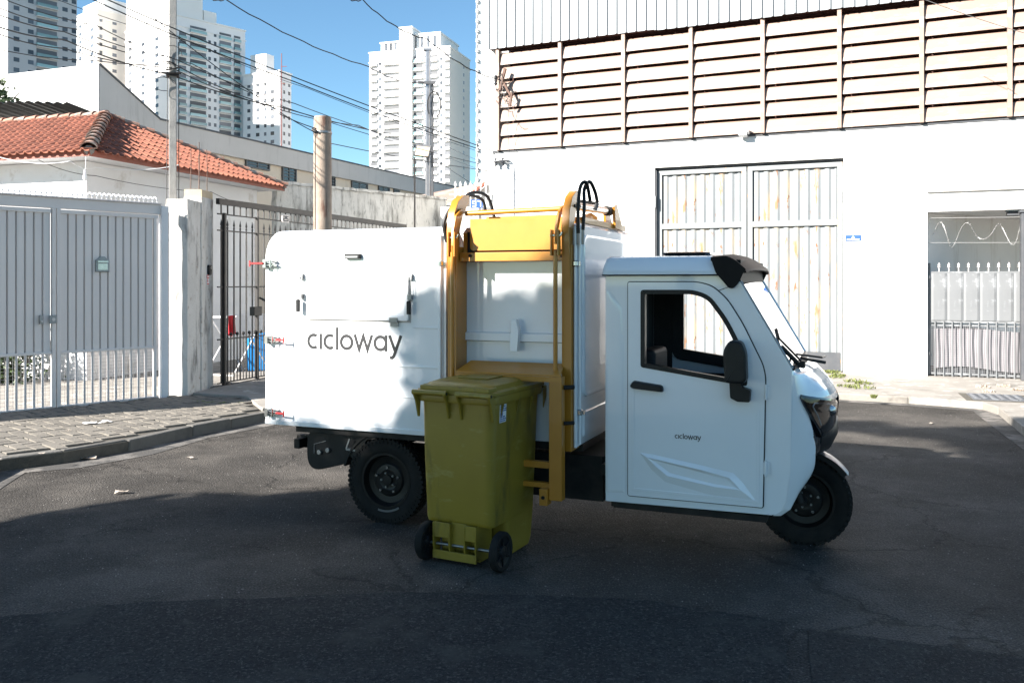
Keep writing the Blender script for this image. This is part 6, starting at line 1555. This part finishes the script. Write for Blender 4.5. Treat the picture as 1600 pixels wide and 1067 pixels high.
# outline of the crowns as the sun sees them
prof = [(-7, -.9), (7.3, -.9)] + [uw(gp(*p)) for p in ((-40, 832), (0, 818), (60, 803), (150, 788), (240, 774), (300, 768), (400, 776), (470, 768), (540, 762), (575, 750))] \
    + [uw_box(*p) for p in ((596, 673), (628, 613), (622, 560), (606, 500), (630, 468), (660, 456), (700, 446), (760, 440), (800, 425), (850, 410), (890, 375), (905, 310))] \
    + [uw(TF.w(1.6, .6, 2.12)), uw(TF.w(1.2, 1.4, 2.30))] + [uw(gp(*p)) for p in ((1255, 668), (1310, 657), (1370, 657), (1420, 667), (1500, 668), (1600, 664), (1700, 660))] + [(0, 7.0), (-7, 7.0)]
print('PROF', [(round(a, 2), round(b, 2)) for a, b in prof])
gaps = [uw(gp(px, py))+(r,) for px, py, r in ((248, 912, .10), (300, 935, .13), (345, 945, .10), (75, 940, .08), (1370, 690, .10))]
def leaf_tree(name, label, u0, u1, D0, D1, n, seed, trunk_u, group=None):
    rs = random.Random(seed); root = empty(name, SH*((D0+D1)/2)+EU*trunk_u, 0, label, 'tree', group); ro = root.location
    q = MB(); k = 0
    while k < n:
        u = rs.uniform(u0, u1); w_ = rs.uniform(-1, 7.0)
        if not in_poly(u, w_, prof): continue
        if any(math.hypot(u-hu, w_-hw) < hr for hu, hw, hr in gaps): continue
        D = rs.uniform(D0, D1); P = SH*D+EU*u; z = w_+TE*D
        if P.y > -.5 and (z-1.9)/max(P.y+.8, .3) < .42: continue
        sz = rs.uniform(.09, .17)*(1.0 if rs.random() < .5 else 1.25)
        inner = all(in_poly(u+a, w_+b, prof) for a, b in ((.33, 0), (-.33, 0), (0, .33), (0, -.33)))
        if inner: sz *= 1.8
        else: sz *= .62
        a = Vector((rs.gauss(0, 1), rs.gauss(0, 1), rs.gauss(0, 1))).normalized(); b = a.cross(Vector((rs.gauss(0, 1), rs.gauss(0, 1), rs.gauss(0, 1)))).normalized()
        p = P+Vector((0, 0, z))-ro; q.add([p-a*sz, p-b*sz*.5+a*sz*.1, p+a*sz, p+b*sz*.5+a*sz*.1], [(0, 1, 2, 3)]); k += 1
    q.build('crown', MT['treeleaf'], root, recalc=False)
    q = MB(); top = TE*(D0+D1)/2+3; q.tube([(0, 0, 0), (.1, .05, 1.5), (.0, .1, 3), (.2, 0, top)], [.24, .19, .16, .07], 10)
    for k in range(9):
        a = rs.uniform(0, 6.28); L = rs.uniform(1.0, 2.0); z0 = rs.uniform(2.6, top-1)
        if not all(in_poly(*[c_+(.5 if i_ else 0) for i_, c_ in enumerate(uw(ro+Vector((math.cos(a)*L*f_, math.sin(a)*L*f_, z0+L*.75*f_))))], prof) for f_ in (0, .5, 1)): continue
        b0 = Vector((.08, .05, z0)); q.tube([b0, b0+Vector((math.cos(a)*L*.5, math.sin(a)*L*.5, L*.5)), b0+Vector((math.cos(a)*L, math.sin(a)*L, L*.75))], [.08, .05, .02], 6)
    q.build('trunk', MT['bark'], root, smooth=60)
leaf_tree('shade_tree', 'broad leafy street tree behind the photographer, the one nearer the left pavement', 2.0, 8.0, 6.5, 9.5, 22000, 11, 4.2, 'street trees behind the photographer')
leaf_tree('shade_tree', 'broad leafy street tree behind the photographer, the one farther from the left pavement', -7, 2.0, 6.5, 9.5, 14000, 12, -1.5, 'street trees behind the photographer')
# dark foliage at the far left behind the house
TL = dp(-18, 150, 20.5); root = empty('garden_tree', (TL.x, TL.y, 0), 0, 'dark green garden tree at the far left above the tiled house', 'tree')
rs = random.Random(2); q = MB()
for k in range(2600):
    v = Vector((rs.gauss(0, 1), rs.gauss(0, 1), rs.gauss(0, .9))).normalized()*(rs.random()**.4)*.85; c = rs.choice([(0, 0, TL.z-.1), (-.5, 0, TL.z+.3), (.15, 0, TL.z-.45), (-.9, .2, TL.z-.1)])
    p = v*.75+Vector(c); sz = rs.uniform(.04, .085); a = Vector((rs.gauss(0, 1), rs.gauss(0, 1), rs.gauss(0, 1))).normalized(); b = a.cross(Vector((rs.gauss(0, 1), rs.gauss(0, 1), rs.gauss(0, 1)))).normalized()
    q.add([p-a*sz, p-b*sz*.5, p+a*sz, p+b*sz*.5], [(0, 1, 2, 3)])
q.build('crown', MT['treeleaf'], root, recalc=False)
q = MB(); q.tube([(0, 0, 0), (-.1, 0, 3), (0, 0, TL.z)], [.14, .1, .04], 8); q.tube([(0, 0, TL.z-.6), (.5, 0, TL.z-.2), (.75, 0, TL.z+.1)], [.04, .02, .01], 5); q.build('trunk', MT['bark'], root)
def weeds(name, label, spots, n, seed, h=.05, cat='weeds', mt='leaf', kind='stuff'):
    rs = random.Random(seed); q = MB()
    for k in range(n):
        cx_, cy_, r, z0 = rs.choice(spots); a = rs.uniform(0, 6.28); d = r*math.sqrt(rs.random()); p = Vector((cx_+math.cos(a)*d, cy_+math.sin(a)*d, z0)); an = rs.uniform(0, 6.28); hh = h*rs.uniform(.4, 1.2); wd = rs.uniform(.006, .014); ln = Vector((math.cos(an), math.sin(an), 0))*hh*rs.uniform(.3, 1.2); sd = Vector((-math.sin(an), math.cos(an), 0))*wd
        q.add([p-sd*.4, p+sd*.4, p+ln*.6+sd+Vector((0, 0, hh*.8)), p+ln+Vector((0, 0, hh)), p+ln*.6-sd+Vector((0, 0, hh*.8))], [(0, 1, 2, 3, 4)])
    o = q.build(name, MT[mt], recalc=False); tag(o, label, cat, kind=kind); return o
def sp(px, py, r, z=.1): p = gp(px, py, z); return (p.x, p.y, r, z)
weeds('weeds', 'low green weeds growing in pavement cracks before the big warehouse door', [sp(1335, 597, .16), sp(1322, 604, .14), sp(1350, 600, .14), sp(1310, 588, .12), sp(1290, 582, .09), sp(1300, 583, .12), sp(1365, 622, .03), sp(1300, 590, .2), sp(1345, 606, .2)], 620, 1, .045)
weeds('weeds', 'dry tufts round the iron drain cover', [sp(1535, 605, .12), sp(1570, 604, .10), sp(1545, 612, .08), sp(1592, 610, .08)], 260, 2, .03, mt='litter')
weeds('weeds', 'small green weed clump at the foot of the plastered pillar', [sp(262, 617, .05), sp(264, 609, .05, .13), sp(263, 600, .04, .2)], 420, 3, .07)
weeds('weeds', 'sparse weeds along the bottom of the driveway gate', [sp(200, 626, .07), sp(190, 632, .08), sp(215, 628, .05), sp(60, 648, .04)], 160, 4, .025)
weeds('weeds', 'weeds and moss along the edge of the concrete slab', [sp(310, 630, .08), sp(325, 632, .07), sp(375, 632, .06), sp(350, 632, .05)], 260, 5, .03)
# potted/dark shrub behind the left end of the driveway gate
SP = dp(20, 590, 13.2); root = empty('yard_shrub', (SP.x, SP.y, .12), 0, 'dark leafy shrub behind the barred bottom of the driveway gate', 'shrub')
rs = random.Random(9); q = MB()
for k in range(2400):
    p = Vector((rs.gauss(-.25, .25), rs.gauss(0, .2), abs(rs.gauss(.35, .3)))); sz = rs.uniform(.03, .06); a = Vector((rs.gauss(0, 1), rs.gauss(0, 1), rs.gauss(0, 1))).normalized(); b = a.cross(Vector((rs.gauss(0, 1), rs.gauss(0, 1), rs.gauss(0, 1)))).normalized()
    q.add([p-a*sz, p-b*sz*.5, p+a*sz, p+b*sz*.5], [(0, 1, 2, 3)])
q.build('foliage', MT['treeleaf'], root, recalc=False)
q = MB(); q.tube([(0, 0, 0), (.05, 0, .5)], .02, 5); q.tube([(.1, 0, 0), (.3, 0, .5)], .015, 5); q.build('stem', MT['bark'], root)
# litter
def scrap(px, py, z, sz, lab, rz, mt='litter', cat='litter'):
    P = gp(px, py, z); q = MB(); rs = random.Random(int(px))
    q.grid(lambda u, v: Vector(((u-.5)*sz*1.8, (v-.5)*sz, .006+.02*sz/.06*math.sin(u*5+px)*math.sin(v*4+py)*.4+.01*rs.random())), 5, 4)
    o = q.build('litter', MT[mt], smooth=60); o.location = (P.x, P.y, z+.008); o.rotation_euler = (0, 0, rz); tag(o, lab, cat)
scrap(140, 663, .125, .075, 'crumpled pale paper scrap on the paving, left one of two', .4, 'whitecloth'); scrap(164, 661, .125, .085, 'crumpled white paper scrap on the paving, right one of two', 1.4, 'whitecloth')
scrap(139, 718, .002, .07, 'flat pinkish scrap lying in the gutter by the left kerb', .3); scrap(297, 717, .002, .035, 'tiny pale crumb on the sunlit asphalt left of the tricycle', .1)
scrap(190, 771, .002, .055, 'dry curled leaf on the asphalt at the edge of the shade', .2); scrap(106, 675, .125, .03, 'dry leaf on the paving near the kerb', 1); scrap(65, 711, .125, .03, 'small white crumb at the paving edge', 1)
scrap(1455, 663, .002, .035, 'small pale leaf on the sunlit asphalt by the right kerb', .7)
# loose grit on the road
rs = random.Random(21); q = MB()
for k in range(2600):
    Y = rs.uniform(3.4, 12); X = rs.uniform(-.62, .62)*Y; s = rs.uniform(.0018, .0055); z = .002
    a = rs.uniform(0, 6.28); c, d = math.cos(a)*s, math.sin(a)*s
    q.add([(X+c, Y+d, z), (X-d, Y+c, z), (X-c, Y-d, z), (X+d, Y-c, z), (X, Y, z+s*.9)], [(0, 1, 4), (1, 2, 4), (2, 3, 4), (3, 0, 4)])
MT['grit'] = mat('pale_grit', (.30, .28, .26), (.18, .17, .16), 9, .9)
o = q.build('grit', MT['grit'], recalc=False); tag(o, 'loose pale grit scattered over the asphalt', 'grit', kind='stuff')
# final tidy: drop helper properties
for o in bpy.data.objects:
    if 'placed' in o: del o['placed']
